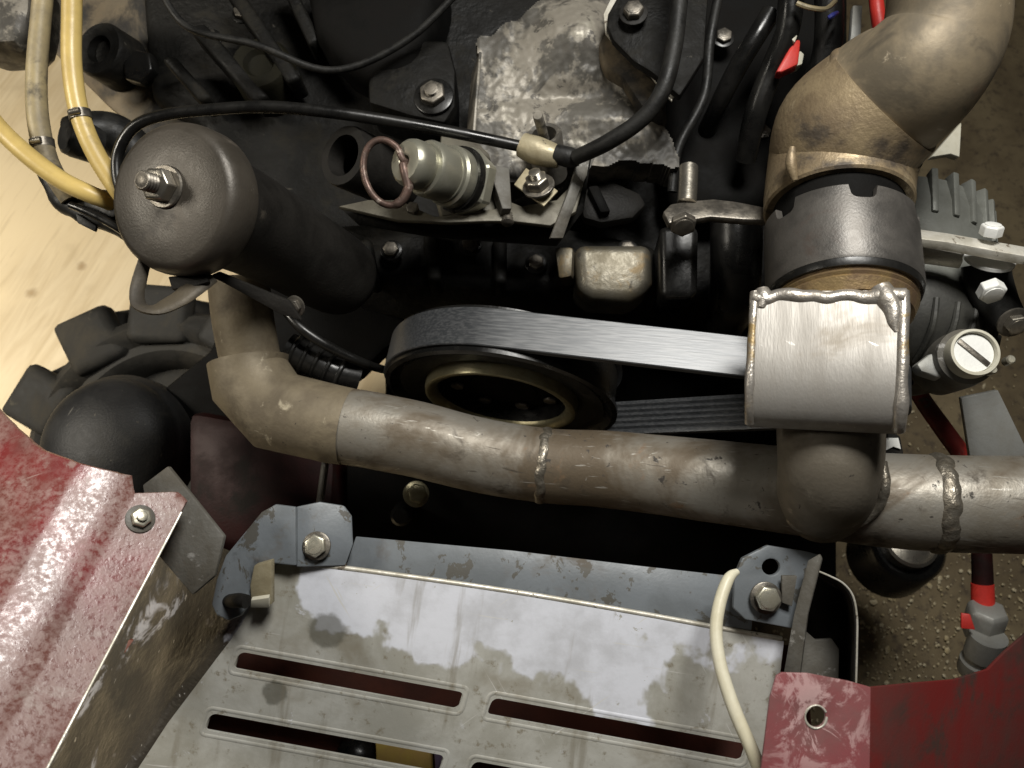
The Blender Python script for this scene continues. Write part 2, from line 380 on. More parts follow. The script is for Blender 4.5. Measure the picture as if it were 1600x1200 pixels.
def mat_red2(hx, hy, d):
    n = NT('scratched_red'); c = P(hx, hy, d)
    col = n.mix(n.rng(n.noise(14, 6, .6), .4, .62), (.26, .075, .08), (.20, .10, .095))
    sc = n.rng(n.noise(60, 8, .75, 1.2, n.stretch(Vector((.6, -.75, .2)).normalized(), .25)), .56, .62)
    sc2 = n.rng(n.noise(35, 8, .8, 2.2, n.stretch(Vector((.8, .5, .1)).normalized(), .3), 4), .60, .65)
    sc = n.math('MAXIMUM', sc, n.math('MULTIPLY', sc2, .8)); near = n.rng(n.vmath('DISTANCE', n.tc, tuple(c-P(1280, 1120, .48))), .008, .04, 1, .25); sc = n.math('MULTIPLY', n.math('MAXIMUM', sc, n.rng(n.noise(45, 5, .7, .8, None, 8), .5, .6)), near)
    col = n.mix(n.math('MULTIPLY', sc, .7), col, (.62, .42, .41))
    nb = n.bump(n.noise(300, 4, .6), .25, .0005)
    return n.done(col, n.mixf(sc, .3, .5), 0, nb, .5)
M['scratched_red'] = mat_red2(1275, 1120, .42)

def mat_floor():
    n = NT('floor_boards')
    col = n.mix(n.rng(n.noise(7, 8, .65, .4), .35, .65), (.15, .112, .062), (.25, .195, .11))
    col = n.mix(n.rng(n.noise(60, 6, .7, 0, None, 3), .5, .7), col, (.075, .055, .038))
    col = n.mix(n.rng(n.noise(170, 5, .7, 0, None, 6), .66, .73), col, (.36, .28, .16))
    return n.done(col, .8, 0, n.bump(n.noise(120, 6, .7), .5, .002))
M['floor'] = mat_floor()
def mat_ply():
    n = NT('plywood')
    co = n.stretch(Vector((.35, .94, 0)).normalized(), .08)
    g = n.noise(26, 8, .65, 1.2, co)
    col = n.mix(n.rng(g, .35, .68), (.74, .62, .42), (.60, .475, .29))
    col = n.mix(n.rng(n.noise(4, 4, .5, .5, None, 2), .4, .7), col, (.78, .64, .41))
    base = FLOORZ_PLY
    for kx, ky, s in ((50, 458, .010), (127, 416, .008)):
        r = P(kx, ky, 1)-CAM; t = (base-CAM.z)/r.z; c = CAM+r*t - PLY_ORIGIN
        dd = n.vmath('DISTANCE', n.tc, tuple(c))
        dd = n.math('ADD', dd, n.math('MULTIPLY', n.math('SUBTRACT', n.noise(70, 3, .6), .5), .012))
        col = n.mix(n.rng(dd, s*.4, s*1.3, .6, 0), col, (.30, .20, .10))
        col = n.mix(n.rng(dd, s*.2, s*.6, .55, 0), col, (.42, .29, .14))
    fn2 = n.rng(n.noise(160, 4, .6, .3, co, 5), .52, .7, 0, .4)
    col = n.mix(fn2, col, (.52, .40, .23))
    col = n.mix(n.rng(n.noise(9, 5, .6, .4, None, 7), .52, .75, 0, .45), col, (.45, .35, .21))
    return n.done(col, .6, 0, n.bump(g, .25, .001))
FLOORZ_PLY = .018
PLY_ORIGIN = Vector((0, 0, 0))

def mat_belt():
    n = NT('belt_back')
    co = n.stretch(EX, .03)
    g = n.noise(800, 3, .5, 0, co)
    col = n.mix(n.rng(g, .35, .7), (.05, .053, .057), (.10, .102, .105))
    seam = P(918, 515, .6)
    nb = n.bump(g, .2, .0003)
    return n.done(col, n.mixf(g, .30, .42), .3, nb, .6)
M['belt'] = mat_belt()

def mat_grille():
    """bare dirty steel with the white paint left on it in patches along the top edge"""
    n = NT('flaked_white_paint')
    O = GR_ORIGIN
    top = GR_PL.at(780, 935) - O; tdir = (GR_PL.at(1130, 990)-GR_PL.at(430, 880)).normalized()
    ndir = tdir.cross(GR_PL.n).normalized()                  # down the plate
    if ndir.dot(UP) > 0: ndir = -ndir
    v = n.math('SUBTRACT', n.vmath('DOT_PRODUCT', n.tc, tuple(ndir)), float(top.dot(ndir)))
    u = n.math('SUBTRACT', n.vmath('DOT_PRODUCT', n.tc, tuple(tdir)), float((GR_PL.at(560, 930)-O).dot(tdir)))
    col = n.mix(n.rng(n.noise(22, 7, .65, .4), .36, .64), (.55, .545, .50), (.41, .40, .35))
    col = n.mix(n.rng(n.noise(130, 4, .7, 0, None, 3), .56, .72), col, (.28, .25, .19))
    ns = n.noise(30, 4, .52, .1, n.stretch(ndir, .85), 2.2)
    m = n.math('ADD', ns, n.rng(v, .000, .075, .24, -.13))
    m = n.math('ADD', m, n.rng(u, -.06, .01, -.3, .0))
    m = n.math('ADD', m, n.rng(u, .17, .23, 0, -.2))
    mk = n.rng(m, .49, .56)
    mk2 = n.rng(n.noise(60, 7, .7, .6, None, 8), .64, .70)
    mk2 = n.math('MULTIPLY', mk2, .6)
    mk = n.math('MAXIMUM', mk, mk2)
    chips = n.rng(n.noise(95, 6, .7, .5, None, 5), .66, .69)
    mk = n.math('MULTIPLY', mk, n.math('SUBTRACT', 1, chips))
    col = n.mix(n.rng(n.noise(12, 5, .65, .3, None, 11), .52, .72, 0, .75), col, (.27, .235, .17))
    col = n.mix(mk, col, n.mix(n.rng(n.noise(28, 5, .65), .4, .7), (.76, .78, .85), (.58, .59, .63)))
    ro = n.mixf(mk, .40, .5)
    for kx, ky, s in ((512, 985, .0125), (428, 1082, .0085)):
        c = GR_PL.at(kx, ky)-O
        dd = n.vmath('DISTANCE', n.tc, tuple(c))
        dd = n.math('ADD', dd, n.math('MULTIPLY', n.math('SUBTRACT', n.noise(60, 4, .6, 0, None, 1), .5), .01))
        col = n.mix(n.rng(dd, s*.75, s*1.05, .72, 0), col, (.115, .11, .085))
    for d_, off in ((tdir, 3.3), ((tdir*.6+ndir*.8).normalized(), 8.1), ((tdir*.7-ndir*.7).normalized(), 12.4)):
        sk = n.rng(n.noise(230, 3, .6, .2, n.stretch(d_, .05), off), .69, .735, 0, .7)
        col = n.mix(sk, col, (.70, .69, .66))
    run = n.rng(n.noise(70, 4, .6, .2, n.stretch(ndir, .12), 17.0), .58, .72, 0, .55)
    col = n.mix(run, col, (.25, .22, .165))
    nb = n.bump(n.noise(260, 5, .65), .25, .0005)
    nb = n.bump(mk, .25, .0004, nb)
    return n.done(col, ro, n.mixf(mk, .12, 0), nb)

# ================================================================== the setting
b = NB()
s = 3.0
vv = [b.verts.new(v) for v in ((-s, -s, 0), (s, -s, 0), (s, s, 0), (-s, s, 0))]; b.faces.new(vv)
fl = obj('floor', b, M['floor']); tag(fl, 'brown dirty workshop floor below the engine', kind='structure')

def floor_at(x, y, z):
    r = P(x, y, 1)-CAM; return CAM + r*((z-CAM.z)/r.z)
b = NB()
pts = [floor_at(*q, FLOORZ_PLY) for q in ((-1000, -600), (420, -600), (640, 640), (560, 900), (400, 1700), (-1000, 1700))]
F = [b.verts.new(p) for p in pts]; f = b.faces.new(F)
r = bmesh.ops.extrude_face_region(b, geom=[f]); nv = [v for v in r['geom'] if isinstance(v, bmesh.types.BMVert)]
for v in nv: v.co.z = .003
bevel_sharp(b, .001, 1)
PLY_ORIGIN = Vector((sum(v.co.x for v in b.verts)/len(b.verts), sum(v.co.y for v in b.verts)/len(b.verts), min(v.co.z for v in b.verts)))
M['ply'] = mat_ply()
tag(obj('plywood_sheet', b, M['ply']), 'pale plywood sheet with knots lying at the left', 'plywood')

# sawdust and chips
b = NB(); random.seed(3)
for i in range(2600):
    x = random.gauss(1450, 190); y = random.gauss(930, 190)
    c = floor_at(x, y, .004 + random.random()*.002); sz = random.choice((.001, .0012, .0015, .0015, .002, .0035))*random.uniform(.6, 1.4)
    u = Vector((random.uniform(-1, 1), random.uniform(-1, 1), random.uniform(-.3, .3))).normalized(); v2 = u.cross(Vector((0, 0, 1))).normalized()
    k = random.randint(4, 6); el = random.uniform(.3, 1)
    ring = [b.verts.new(c+u*math.cos(2*math.pi*j/k)*sz*random.uniform(.7, 1.2)+v2*math.sin(2*math.pi*j/k)*sz*el) for j in range(k)]
    tp = b.verts.new(c+Vector((0, 0, sz*.5)))
    for j in range(k): b.faces.new((ring[j], ring[(j+1) % k], tp))
M['chip'] = grimy('chip', (.78, .70, .50), (.5, .40, .22), 90, (.6, .8), bump=.2)
tag(obj('wood_chips', b, M['chip'], smooth=False), 'pale wood chips scattered over the brown floor', 'wood chips', kind='stuff')

# ================================================================== engine block and what hangs on it
eb = thing('engine_block', 'black oily engine block filling the dark top of the picture', 'engine', P(700, 300, .9))
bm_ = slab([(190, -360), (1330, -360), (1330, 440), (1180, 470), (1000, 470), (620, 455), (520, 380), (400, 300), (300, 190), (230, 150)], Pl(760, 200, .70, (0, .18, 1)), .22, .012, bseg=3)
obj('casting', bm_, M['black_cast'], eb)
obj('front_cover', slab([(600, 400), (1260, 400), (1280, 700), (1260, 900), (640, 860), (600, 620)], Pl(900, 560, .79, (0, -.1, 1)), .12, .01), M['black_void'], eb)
obj('side_casting', slab([(60, -330), (330, -330), (360, 200), (250, 238), (160, 160), (95, 95), (60, 60)], Pl(200, 100, .74, (-.25, .1, 1)), .12, .006), M['tan_cast'], eb)
obj('round_cover', lathe(NB(), [(0, .004), (.010, .004), (.012, .010), (.022, .011), (.024, .008), (.0245, -.02)], P(168, 85, .72), C3(-.3, .1, 1), 32), M['black_cast'], eb)
obj('drain_plug', hexa(P(228, 112, .715), C3(-.25, .1, 1), .0155, .012, .2), M['black_gloss'], eb)
obj('inlet_casting', slab([(465, -60), (700, -60), (660, 95), (590, 125), (530, 90), (485, 45)], Pl(570, 30, .655, (-.1, .25, 1)), .06, .02, bseg=4), M['black_void'], eb)
obj('rib', slab([(640, 60), (700, 62), (712, 110), (712, 165), (695, 192), (640, 180), (575, 160), (575, 120)], Pl(680, 130, .645, (0, .2, 1)), .05, .004), M['black_cast'], eb)
bolt(eb, 678, 152, .642, C3(-.12, .25, 1), 21, 13, M['steel_dark'], M['black_gloss'], 1.5, 'bolt', .1, 7)
obj('parting_flange', slab([(749, 80), (753, 81), (743, 212), (738, 211)], Pl(745, 140, .60, (.25, .2, 1)), .03, .0006), M['worn_cast'], eb)
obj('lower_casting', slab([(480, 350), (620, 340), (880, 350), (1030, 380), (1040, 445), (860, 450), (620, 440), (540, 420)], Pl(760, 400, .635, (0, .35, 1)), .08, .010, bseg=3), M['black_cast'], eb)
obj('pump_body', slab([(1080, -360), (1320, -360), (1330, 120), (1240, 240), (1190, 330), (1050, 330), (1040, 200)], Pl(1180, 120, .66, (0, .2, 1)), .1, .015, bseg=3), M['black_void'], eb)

for x, y, d in ((330, 62, .690), (452, 122, .690), (380, 22, .690), (612, 392, .628), (735, 384, .628), (838, 412, .628), (980, 392, .628), (1130, 60, .652), (1190, 210, .655)):
    bolt(eb, x, y, d-.002, C3(-.05, .25, 1), 13, 8, M['steel_dark'], M['black_gloss'], 1.35, rot=x*.1)
for o_ in ([(290, 40), (318, 34), (420, 150), (395, 158)], [(345, -20), (372, -24), (470, 120), (448, 130)], [(250, 90), (270, 84), (330, 150), (310, 158)], [(430, -40), (452, -40), (500, 60), (482, 72)]):
    obj('rib', slab(o_, Pl(380, 80, .672, (-.05, .2, 1)), .03, .004, bseg=3), M['black_cast'], eb)
for o_ in ([(560, 372), (580, 370), (590, 432), (572, 434)], [(660, 362), (684, 362), (690, 436), (668, 436)], [(770, 364), (792, 364), (792, 440), (772, 440)], [(1090, -40), (1112, -40), (1080, 200), (1060, 200)]):
    obj('rib', slab(o_, Pl(760, 400, .622, (0, .35, 1)), .03, .004, bseg=3), M['black_cast'], eb)
obj('round_boss', lathe(NB(), [(0, .004), (.010, .005), (.013, .009), (.022, .009), (.025, .005), (.026, -.03)], P(410, 108, .68), C3(-.05, .25, 1), 36), M['olive_cast'], eb)
wl = thing('wire_loom', 'dim brown wires crossing the dark top of the engine', 'wires', P(560, 60, .68))
for k_i, (m_, pts_) in enumerate((('rubber', [(240, -40, .64, 6), (290, 40, .635, 6), (400, 70, .63, 6), (520, 110, .635, 6), (640, 60, .63, 6), (740, -40, .62, 6)]), ('rubber', [(1130, -40, .62, 8), (1110, 60, .615, 8), (1100, 150, .615, 8), (1060, 230, .61, 8), (1050, 300, .61, 8)]))):
    obj('wire', TUBE(px(pts_), seg=10, k=8), M[m_], wl)
# worn grey timing cover: a lumpy casting
tcv = thing('timing_cover', 'grey engine casting with worn flaking pale paint at top centre', 'engine cover', P(880, 150, .68))
def lumpy(x0, y0, x1, y1, n1, n2, d, fn, mask, thick=.03):
    b = NB(); pl = Pl((x0+x1)/2, (y0+y1)/2, d, (0, .22, 1)); g = {}
    for i in range(n1+1):
        for j in range(n2+1):
            x = x0+(x1-x0)*i/n1; y = y0+(y1-y0)*j/n2
            g[i, j] = b.verts.new(pl.at(x, y)+pl.n*fn(x, y))
    for i in range(n1):
        for j in range(n2):
            if mask(x0+(x1-x0)*(i+.5)/n1, y0+(y1-y0)*(j+.5)/n2): b.faces.new((g[i, j], g[i+1, j], g[i+1, j+1], g[i, j+1]))
    for v in [v for v in b.verts if not v.link_faces]: b.verts.remove(v)
    ed = [e for e in b.edges if len(e.link_faces) == 1]
    r = bmesh.ops.extrude_edge_only(b, edges=ed)
    for v in [v for v in r['geom'] if isinstance(v, bmesh.types.BMVert)]: v.co -= pl.n*thick
    return b
def inpoly(x, y, po):
    c = False; j = len(po)-1
    for i in range(len(po)):
        if (po[i][1] > y) != (po[j][1] > y) and x < (po[j][0]-po[i][0])*(y-po[i][1])/(po[j][1]-po[i][1])+po[i][0]: c = not c
        j = i
    return c
def gsn(x, y, cx, cy, sx, sy): return math.exp(-((x-cx)/sx)**2-((y-cy)/sy)**2)
def hgt(x, y):
    h = .022*gsn(x, y, 900, 70, 70, 60) + .010*gsn(x, y, 985, 110, 35, 60) + .008*gsn(x, y, 930, 190, 90, 22) - .006*gsn(x, y, 880, 150, 60, 14)
    h += .006*gsn(x, y, 1000, 215, 40, 22) + .002*noise.noise(Vector((x*.03, y*.03, 1))) + .0008*noise.noise(Vector((x*.11, y*.11, 4)))
    return h
cov = [(748, 62), (830, 20), (900, -40), (1000, -40), (1030, 120), (1032, 200), (1055, 225), (1062, 262), (975, 250), (925, 262), (905, 240), (880, 262), (740, 300), (738, 210)]
obj('casting', lumpy(730, -50, 1070, 310, 150, 156, .615, hgt, lambda x, y: inpoly(x+6*noise.noise(Vector((y*.05, 0, 0))), y+6*noise.noise(Vector((x*.05, 3, 0))), cov)), M['worn_cast'], tcv)
o = P(852, 222, .585); a = C3(-.15, .55, .8)
obj('spigot', lathe(NB(), [(.0075, -.03), (.0125, -.03), (.0125, .006), (.011, .008), (.0085, .007), (.008, -.01), (0, -.01)], o, a, 28), M['worn_cast'], tcv)
obj('pin', lathe(NB(), [(.0035, -.02), (.0035, .006), (.003, .007), (0, .007)], P(843, 190, .562), C3(-.2, .3, .9), 16), M['worn_cast'], tcv)
obj('fitting', TUBE(px([(815, 226, .572, 19), (840, 236, .57, 22), (875, 246, .568, 17)]), seg=18), M['tan_plate'], tcv)
obj('fitting_end', TUBE(px([(868, 240, .566, 15), (890, 246, .564, 16), (905, 247, .564, 12)]), seg=16), M['rubber'], tcv)

# flange with gasket at the top
fb = thing('flange_bracket', 'dark bolted flange with a bright gasket edge at top centre', 'flange', P(1000, 40, .6))
plf = Pl(1000, 50, .57, (-.1, .25, 1))
obj('plate', slab([(950, 20), (968, -12), (985, -50), (1110, -50), (1100, 90), (1062, 150), (1018, 112), (990, 95), (958, 62), (948, 40)], plf, .008, .002), M['black_cast'], fb)
plg = Pl(1000, 50, .579, (-.1, .25, 1))
obj('gasket', slab([(943, 22), (962, -18), (980, -55), (1090, -55), (1080, 90), (1050, 158), (1035, 143), (1012, 112), (996, 86), (965, 76), (946, 52)], plg, .0018, .0004), M['bar_steel'], fb)
obj('neck_casting', slab([(930, 62), (950, 40), (985, 75), (1010, 110), (1040, 140), (1040, 175), (1000, 165), (970, 120), (940, 105)], Pl(980, 110, .592, (-.2, .2, 1)), .04, .006), M['tan_cast'], fb)
bolt(fb, 990, 22, .567, C3(-.15, .3, 1), 16, 12, M['steel_dark'], M['neck'], 1.4, rot=.5)

# sheet bracket below the dipstick
sb = thing('dipstick_bracket', 'grey sheet metal bracket with bright edge under the dipstick', 'bracket', P(740, 330, .6))
plb = Pl(740, 320, .575, (0, .45, 1))
obj('sheet', slab([(528, 322), (575, 312), (625, 312), (650, 325), (680, 338), (740, 330), (775, 326), (790, 312), (815, 322), (870, 312), (905, 275), (925, 238), (918, 262), (900, 330), (860, 352), (800, 345), (760, 345), (700, 347), (620, 343)], plb, .004, .0008), M['cream_cast'], sb)
obj('skirt', slab([(530, 324), (700, 348), (800, 346), (860, 353), (905, 320), (925, 240), (912, 330), (870, 385), (680, 372), (560, 352)], Pl(740, 345, .585, (0, -.3, 1)), .006, .001), M['black_cast'], sb)
obj('boss_plate', slab([(690, 205), (740, 215), (765, 240), (775, 285), (785, 322), (760, 334), (690, 336), (680, 300)], Pl(735, 280, .583, (.2, .35, 1)), .008, .0015), M['cream_cast'], sb)
obj('rib', slab([(762, 255), (796, 262), (800, 326), (785, 326)], Pl(780, 290, .568, (.2, .35, 1)), .012, .001), M['dirty_grey'], sb)
sq = slab([(803, 288), (822, 262), (872, 298), (850, 322)], Pl(838, 292, .566, (0, .35, 1)), .002, .0004)
obj('square_washer', sq, M['tan_plate'], sb)
bolt(sb, 842, 292, .563, C3(-.25, .55, .8), 19, 16, M['steel'], M['steel_dark'], 1.35, 'nut', .2, 12)
obj('screw', thread(NB(), P(793, 336, .575), C3(0, -.8, .6), .0045, .008, 4), M['steel_dark'], sb)
for x, y in ((645, 320),): bolt(sb, x, y+8, .573, C3(0, .4, 1), 11, 6, M['steel_dark'], None, 0)

# ------------------------------------------------------------------ dipstick
A = CL(690, 270, -.70, .24, .67)
o0 = P(738, 288, .577)
dip = thing('oil_dipstick', 'metal oil dipstick with round head and thin ring handle', 'dipstick', o0)
k_ = .00042; hz = .00077
def dl(pr): return lathe(NB(), [(r_*k_, h_*hz) for r_, h_ in pr], o0, A, 44)
obj('seat_nut', hexa(o0, A, 58*k_, 14*hz, .3), M['dip_head'], dip, ang=25)
obj('oil_ring', dl([(44, 14), (53, 14), (54, 17), (53, 21), (44, 21)]), M['black_gloss'], dip)
obj('collar', dl([(0, 21), (48, 21), (49, 24), (49, 31), (45, 33), (45, 36), (41, 37)]), M['dip_head'], dip)
obj('head', dl([(43, 36), (44, 39), (44, 57), (41, 60), (34, 61), (36, 63), (37, 66), (37, 74), (35, 78.5), (30, 81.5), (14, 82.5), (9, 81.5), (8, 76), (0, 76)]), M['dip_head'], dip)
tip = o0 + A*(82*hz)
ru = (RT*-.20 + UP*.97).normalized(); rv = (RT*.93 + FW*-.1 - UP*-.1).normalized()
hr_, vr_ = R(35, .53), R(52, .53); cen = tip - rv*(hr_*.93) - ru*(vr_*.28)
ringp = []
for i in range(30):
    t = rad(40) + rad(292)*i/29
    ringp.append((cen + rv*math.cos(t)*hr_ + ru*math.sin(t)*vr_, R(5.5 if i < 24 else 7.5, .53)))
ringp = [(tip-A*.006, R(5, .53)), (tip+A*.001, R(5.5, .53))] + ringp + [(tip+A*.001-UP*.003, R(7, .53)), (tip-A*.006-UP*.002, R(5, .53))]
obj('ring', TUBE(ringp, seg=12, k=3), M['copper_ring'], dip)
# hose stub behind it
a2 = C3(-.55, .1, .82)
tag(obj('hose_stub', lathe(NB(), [(.0135, -.004), (.0135, .0), (.0145, .010), (.0205, .010), (.0215, .007), (.0215, -.05), (0, -.05)], P(552, 250, .58), a2, 40), M['neck']), 'open dark hose stub just left of the dipstick ring', 'hose')

# ------------------------------------------------------------------ filler neck and cap
CA = CL(290, 312, -.62, .19, .76)
capo = P(290, 314, .462)
cap = thing('oil_filler', 'dark brown round oil filler cap with bolt through its centre', 'cap', capo)
rc = .0415
prof = [(rc*.86, -.009), (rc*.985, -.009), (rc, -.0075), (rc*1.005, .003), (rc*.995, .0065), (rc*.965, .0098), (rc*.915, .0122), (rc*.85, .0133), (rc*.5, .0139), (0, .014)]
obj('lid', lathe(NB(), prof, capo, CA, 72), M['cap'], cap)
so = capo + CA*.0137 + RT*-.0015 + UP*.0048
nt = obj('nut', hexa(so+CA*.002, CA, .0095, .0075, .55), M['steel'], cap, ang=25)
obj('washer', lathe(NB(), [(.004, 0), (.0115, 0), (.0118, .001), (.0112, .002), (.004, .002)], so, CA, 32), M['steel_dark'], nt)
obj('thread', thread(NB(), so+CA*.0092, CA, .0052, .0085, 4), M['steel_dark'], nt)
hp = [(227, 405, .462, 10), (220, 430, .462, 11), (214, 458, .460, 12), (219, 478, .458, 15), (242, 484, .457, 17), (275, 470, .460, 18), (300, 452, .463, 18), (328, 430, .468, 18)]
obj('bail_handle', TUBE([(p, r) for p, r in px(hp)], seg=12, k=6, flat=(.4, C3(.5, .8, .3))), grimy('bail', (.10, .082, .056), (.05, .042, .032), 40, (.5, .65), (.2, .2), bump=.3), cap)
obj('bail_tab', slab([(262, 432), (320, 424), (326, 440), (300, 448), (268, 452)], Pl(290, 438, .463, (-.2, .3, 1)), .003, .0008), M['neck'], cap)
nk = thing('filler_neck', 'dark grey oil filler tube slanting right from the round cap', 'filler neck', P(480, 420, .62))
b = TUBE([(capo-CA*.004, .0335), (capo-CA*.02, .0335), (P(385, 348, .515), .0315), (P(450, 384, .555), .0305), (P(508, 418, .585), .0300), (P(540, 436, .605), .027), (P(556, 444, .615), .017), (P(560, 446, .62), .006)], seg=40, k=6, jit=.012, jf=40)
obj('tube', b, M['neck'], nk)
obj('mount_flange', slab([(325, 432), (345, 440), (440, 492), (470, 500), (450, 470), (340, 425)], Pl(390, 460, .475, (-.2, -.3, 1)), .003, .0006), M['neck'], nk)
bolt(nk, 462, 478, .50, C3(-.3, -.3, .8), 13, 9, M['steel_dark'], None, 1.3)

# ------------------------------------------------------------------ belt and pulleys
EXk, EYk = EX, EY
YB = rad(-9.5); EX = Vector((math.cos(YB), math.sin(YB), 0)); EY = Vector((-math.sin(YB), math.cos(YB), 0))
pc = P(782, 627, .605)                       # front-face centre
PR = .0845
pul = thing('crank_pulley', 'black crank pulley with brass coloured hub ring under the belt', 'pulley', pc-EZ*PR)
FR = -EY
W = .033
prof = [(0, -W), (PR*.9, -W), (PR, -W), (PR, -W+.002), (PR*.965, -W+.003), (PR*.965, -.004), (PR, -.003), (PR, 0), (PR*.96, .001), (PR*.93, -.001), (PR*.90, -.003), (PR*.74, -.004)]
obj('rim', lathe(NB(), prof, pc, FR, 96), M['black_gloss'], pul)
obj('rubber_ring', lathe(NB(), [(PR*.65, -.008), (PR*.90, -.006), (PR*.88, -.0025), (PR*.72, -.004), (PR*.66, -.006)], pc, FR, 80), M['rubber'], pul)
obj('hub_ring', lathe(NB(), [(PR*.66, -.02), (PR*.66, -.001), (PR*.65, .0025), (PR*.625, .003), (PR*.575, .0012), (PR*.56, -.001), (PR*.555, -.003)], pc, FR, 80), M['brass'], pul)
obj('hub_wall', lathe(NB(), [(PR*.555, -.0028), (PR*.55, -.014)], pc, FR, 80), M['black_gloss'], pul)  # inside of the brass ring, its lack of light painted as black
obj('hub', lathe(NB(), [(PR*.66, -.014), (PR*.3, -.014), (PR*.28, -.010), (0, -.010)], pc, FR, 64), M['black_void'], pul)
for i in range(8):
    t = rad(22+45*i); q = pc + FR*-.0138 + (EX*math.cos(t)+EZ*math.sin(t))*PR*.45
    obj('bolt', hexa(q, FR, .0055, .003, t), M['steel_dark'], pul)
# belt loop around both pulleys
ac = pc + EX*.228 + EZ*.075 ; AR = .026
def belt_loop(r1, r2, c1, c2, k=40):
    dx = (c2-c1).dot(EX); dz = (c2-c1).dot(EZ); L = math.hypot(dx, dz); ph = math.atan2(dz, dx)
    al = math.acos((r1-r2)/L); out = []
    for i in range(k+1):
        t = ph+al + (2*math.pi-2*al)*i/k
        out.append((c1+(EX*math.cos(t)+EZ*math.sin(t))*r1, EX*math.cos(t)+EZ*math.sin(t)))
    for i in range(k+1):
        t = ph-al + 2*al*i/k
        out.append((c2+(EX*math.cos(t)+EZ*math.sin(t))*r2, EX*math.cos(t)+EZ*math.sin(t)))
    return out
loop = belt_loop(PR*.97, AR*.97, pc, ac, 44)
bw0, bw1 = .0035, .0305
# cross-section: smooth back, six ribs inside
ribs = 6; sec = [(bw0, .0), (bw0, .0042), (bw0+.0006, .0047), (bw1-.0006, .0047), (bw1, .0042), (bw1, .0)]
for i in range(ribs):
    y1 = bw1-(bw1-bw0)*(i+.5)/ribs; y2 = bw1-(bw1-bw0)*(i+1)/ribs
    sec += [(y1+.0006, -.0002), (y1-.0006, -.0002), (y2+.0002, .0018)] if i < ribs-1 else [(y1+.0006, -.0002), (y1-.0006, -.0002)]
b = NB(); rg = []
# straight spans are subdivided
dense = []
for i in range(len(loop)):
    p, nn = loop[i]; p2, n2 = loop[(i+1) % len(loop)]
    m = max(1, int((p2-p).length/.012))
    for j in range(m): dense.append((p.lerp(p2, j/m), nn.lerp(n2, j/m).normalized()))
for p, nn in dense: rg.append([b.verts.new(p + EY*y + nn*h) for y, h in sec])
for i in range(len(rg)):
    A_, B_ = rg[i], rg[(i+1) % len(rg)]
    for j in range(len(sec)): b.faces.new((A_[j], A_[(j+1) % len(sec)], B_[(j+1) % len(sec)], B_[j]))
tag(obj('drive_belt', b, M['belt'], ang=30), 'shiny black ribbed drive belt around the crank pulley', 'belt')

# ------------------------------------------------------------------ alternator on the right
al = thing('alternator', 'grey finned alternator half hidden behind the exhaust collar', 'alternator', ac-EZ*.05)
FRa = -EY
obj('pulley', lathe(NB(), [(0, -.03), (AR, -.03), (AR, -.028), (AR*.93, -.026), (AR*.93, -.004), (AR, -.002), (AR, 0), (AR*.6, .002), (AR*.5, .008), (AR*.25, .009), (0, .009)], ac, FRa, 48), M['black_gloss'], al)
ao = ac + EY*.050 + EX*.036 - EZ*.034
Ra = .062
obj('front_shell', lathe(NB(), [(.012, .008), (Ra*.45, .006), (Ra*.7, .0), (Ra*.92, -.010), (Ra, -.022), (Ra, -.040)], ao, FRa, 64), M['alt_dark'], al)
obj('body', lathe(NB(), [(Ra*.97, -.040), (Ra*.97, -.062), (Ra*1.02, -.062), (Ra*1.02, -.10), (Ra*.95, -.118), (Ra*.7, -.128), (0, -.13)], ao, FRa, 64), M['alt_grey'], al)
for i in range(28):
    t = 2*math.pi*i/28; rd = EX*math.cos(t)+EZ*math.sin(t); tg = -EX*math.sin(t)+EZ*math.cos(t)
    if rd.z < -.3: continue
    obj('cooling_fin', box(NB(), ao + EY*.104 + rd*(Ra*.985), (tg, EY, rd), (.0045, .034, .009), .001), M['alt_grey'], al)
    rr = (rd*.8 + FRa*.55).normalized()
    obj('vent_rib', TUBE([(ao+FRa*.006+rd*Ra*.5, .0016), (ao+FRa*.001+rd*Ra*.72, .0018), (ao-FRa*.008+rd*Ra*.93, .0022), (ao-FRa*.024+rd*Ra*1.01, .002)], seg=8, k=3), M['alt_dark'], al)

EX, EY = EXk, EYk
# slotted bars above the alternator
br = thing('adjuster_bar', 'pale flat steel bar with bright bolt right of the collar', 'bar', P(1520, 390, .52))
pbar = Pl(1500, 375, .50, (0, .75, .66))
obj('bar', slab([(1395, 352), (1480, 364), (1560, 378), (1800, 420), (1800, 433), (1560, 393), (1480, 378), (1395, 368)], pbar, .006, .0006), M['bar_steel'], br)
obj('lower_bar', slab([(1395, 380), (1460, 388), (1505, 394), (1505, 408), (1460, 402), (1395, 394)], Pl(1450, 392, .515, (0, .7, .7)), .006, .0008), M['bar_steel'], br)
bolt(br, 1546, 371, .497, C3(0, .86, .5), 17, 17, M['white_glare_zinc'], None, 0, rot=.5)
re = thing('rod_end', 'black rubber link with bright hexagon nut at right edge', 'rod end', P(1545, 460, .56))
obj('top_washer', lathe(NB(), [(0, .003), (.012, .003), (.0145, .002), (.0145, 0), (0, 0)], P(1545, 408, .512), C3(0, .8, .6), 36), M['white_glare_zinc'], re)
obj('arm', TUBE(px([(1540, 412, .522, 38), (1545, 440, .522, 37), (1560, 475, .522, 33), (1578, 500, .522, 27), (1590, 512, .522, 20)]), seg=24, flat=(.55, -FW)), M['rubber'], re)
bolt(re, 1544, 446, .505, C3(0, -.75, .66), 21, 18, M['white_glare_zinc'], M['steel_dark'], 0, 'nut', rot=.52)
bolt(re, 1583, 503, .505, C3(0, -.55, .8), 17, 12, M['steel'], M['steel_dark'], 1.5, 'nut', .2)

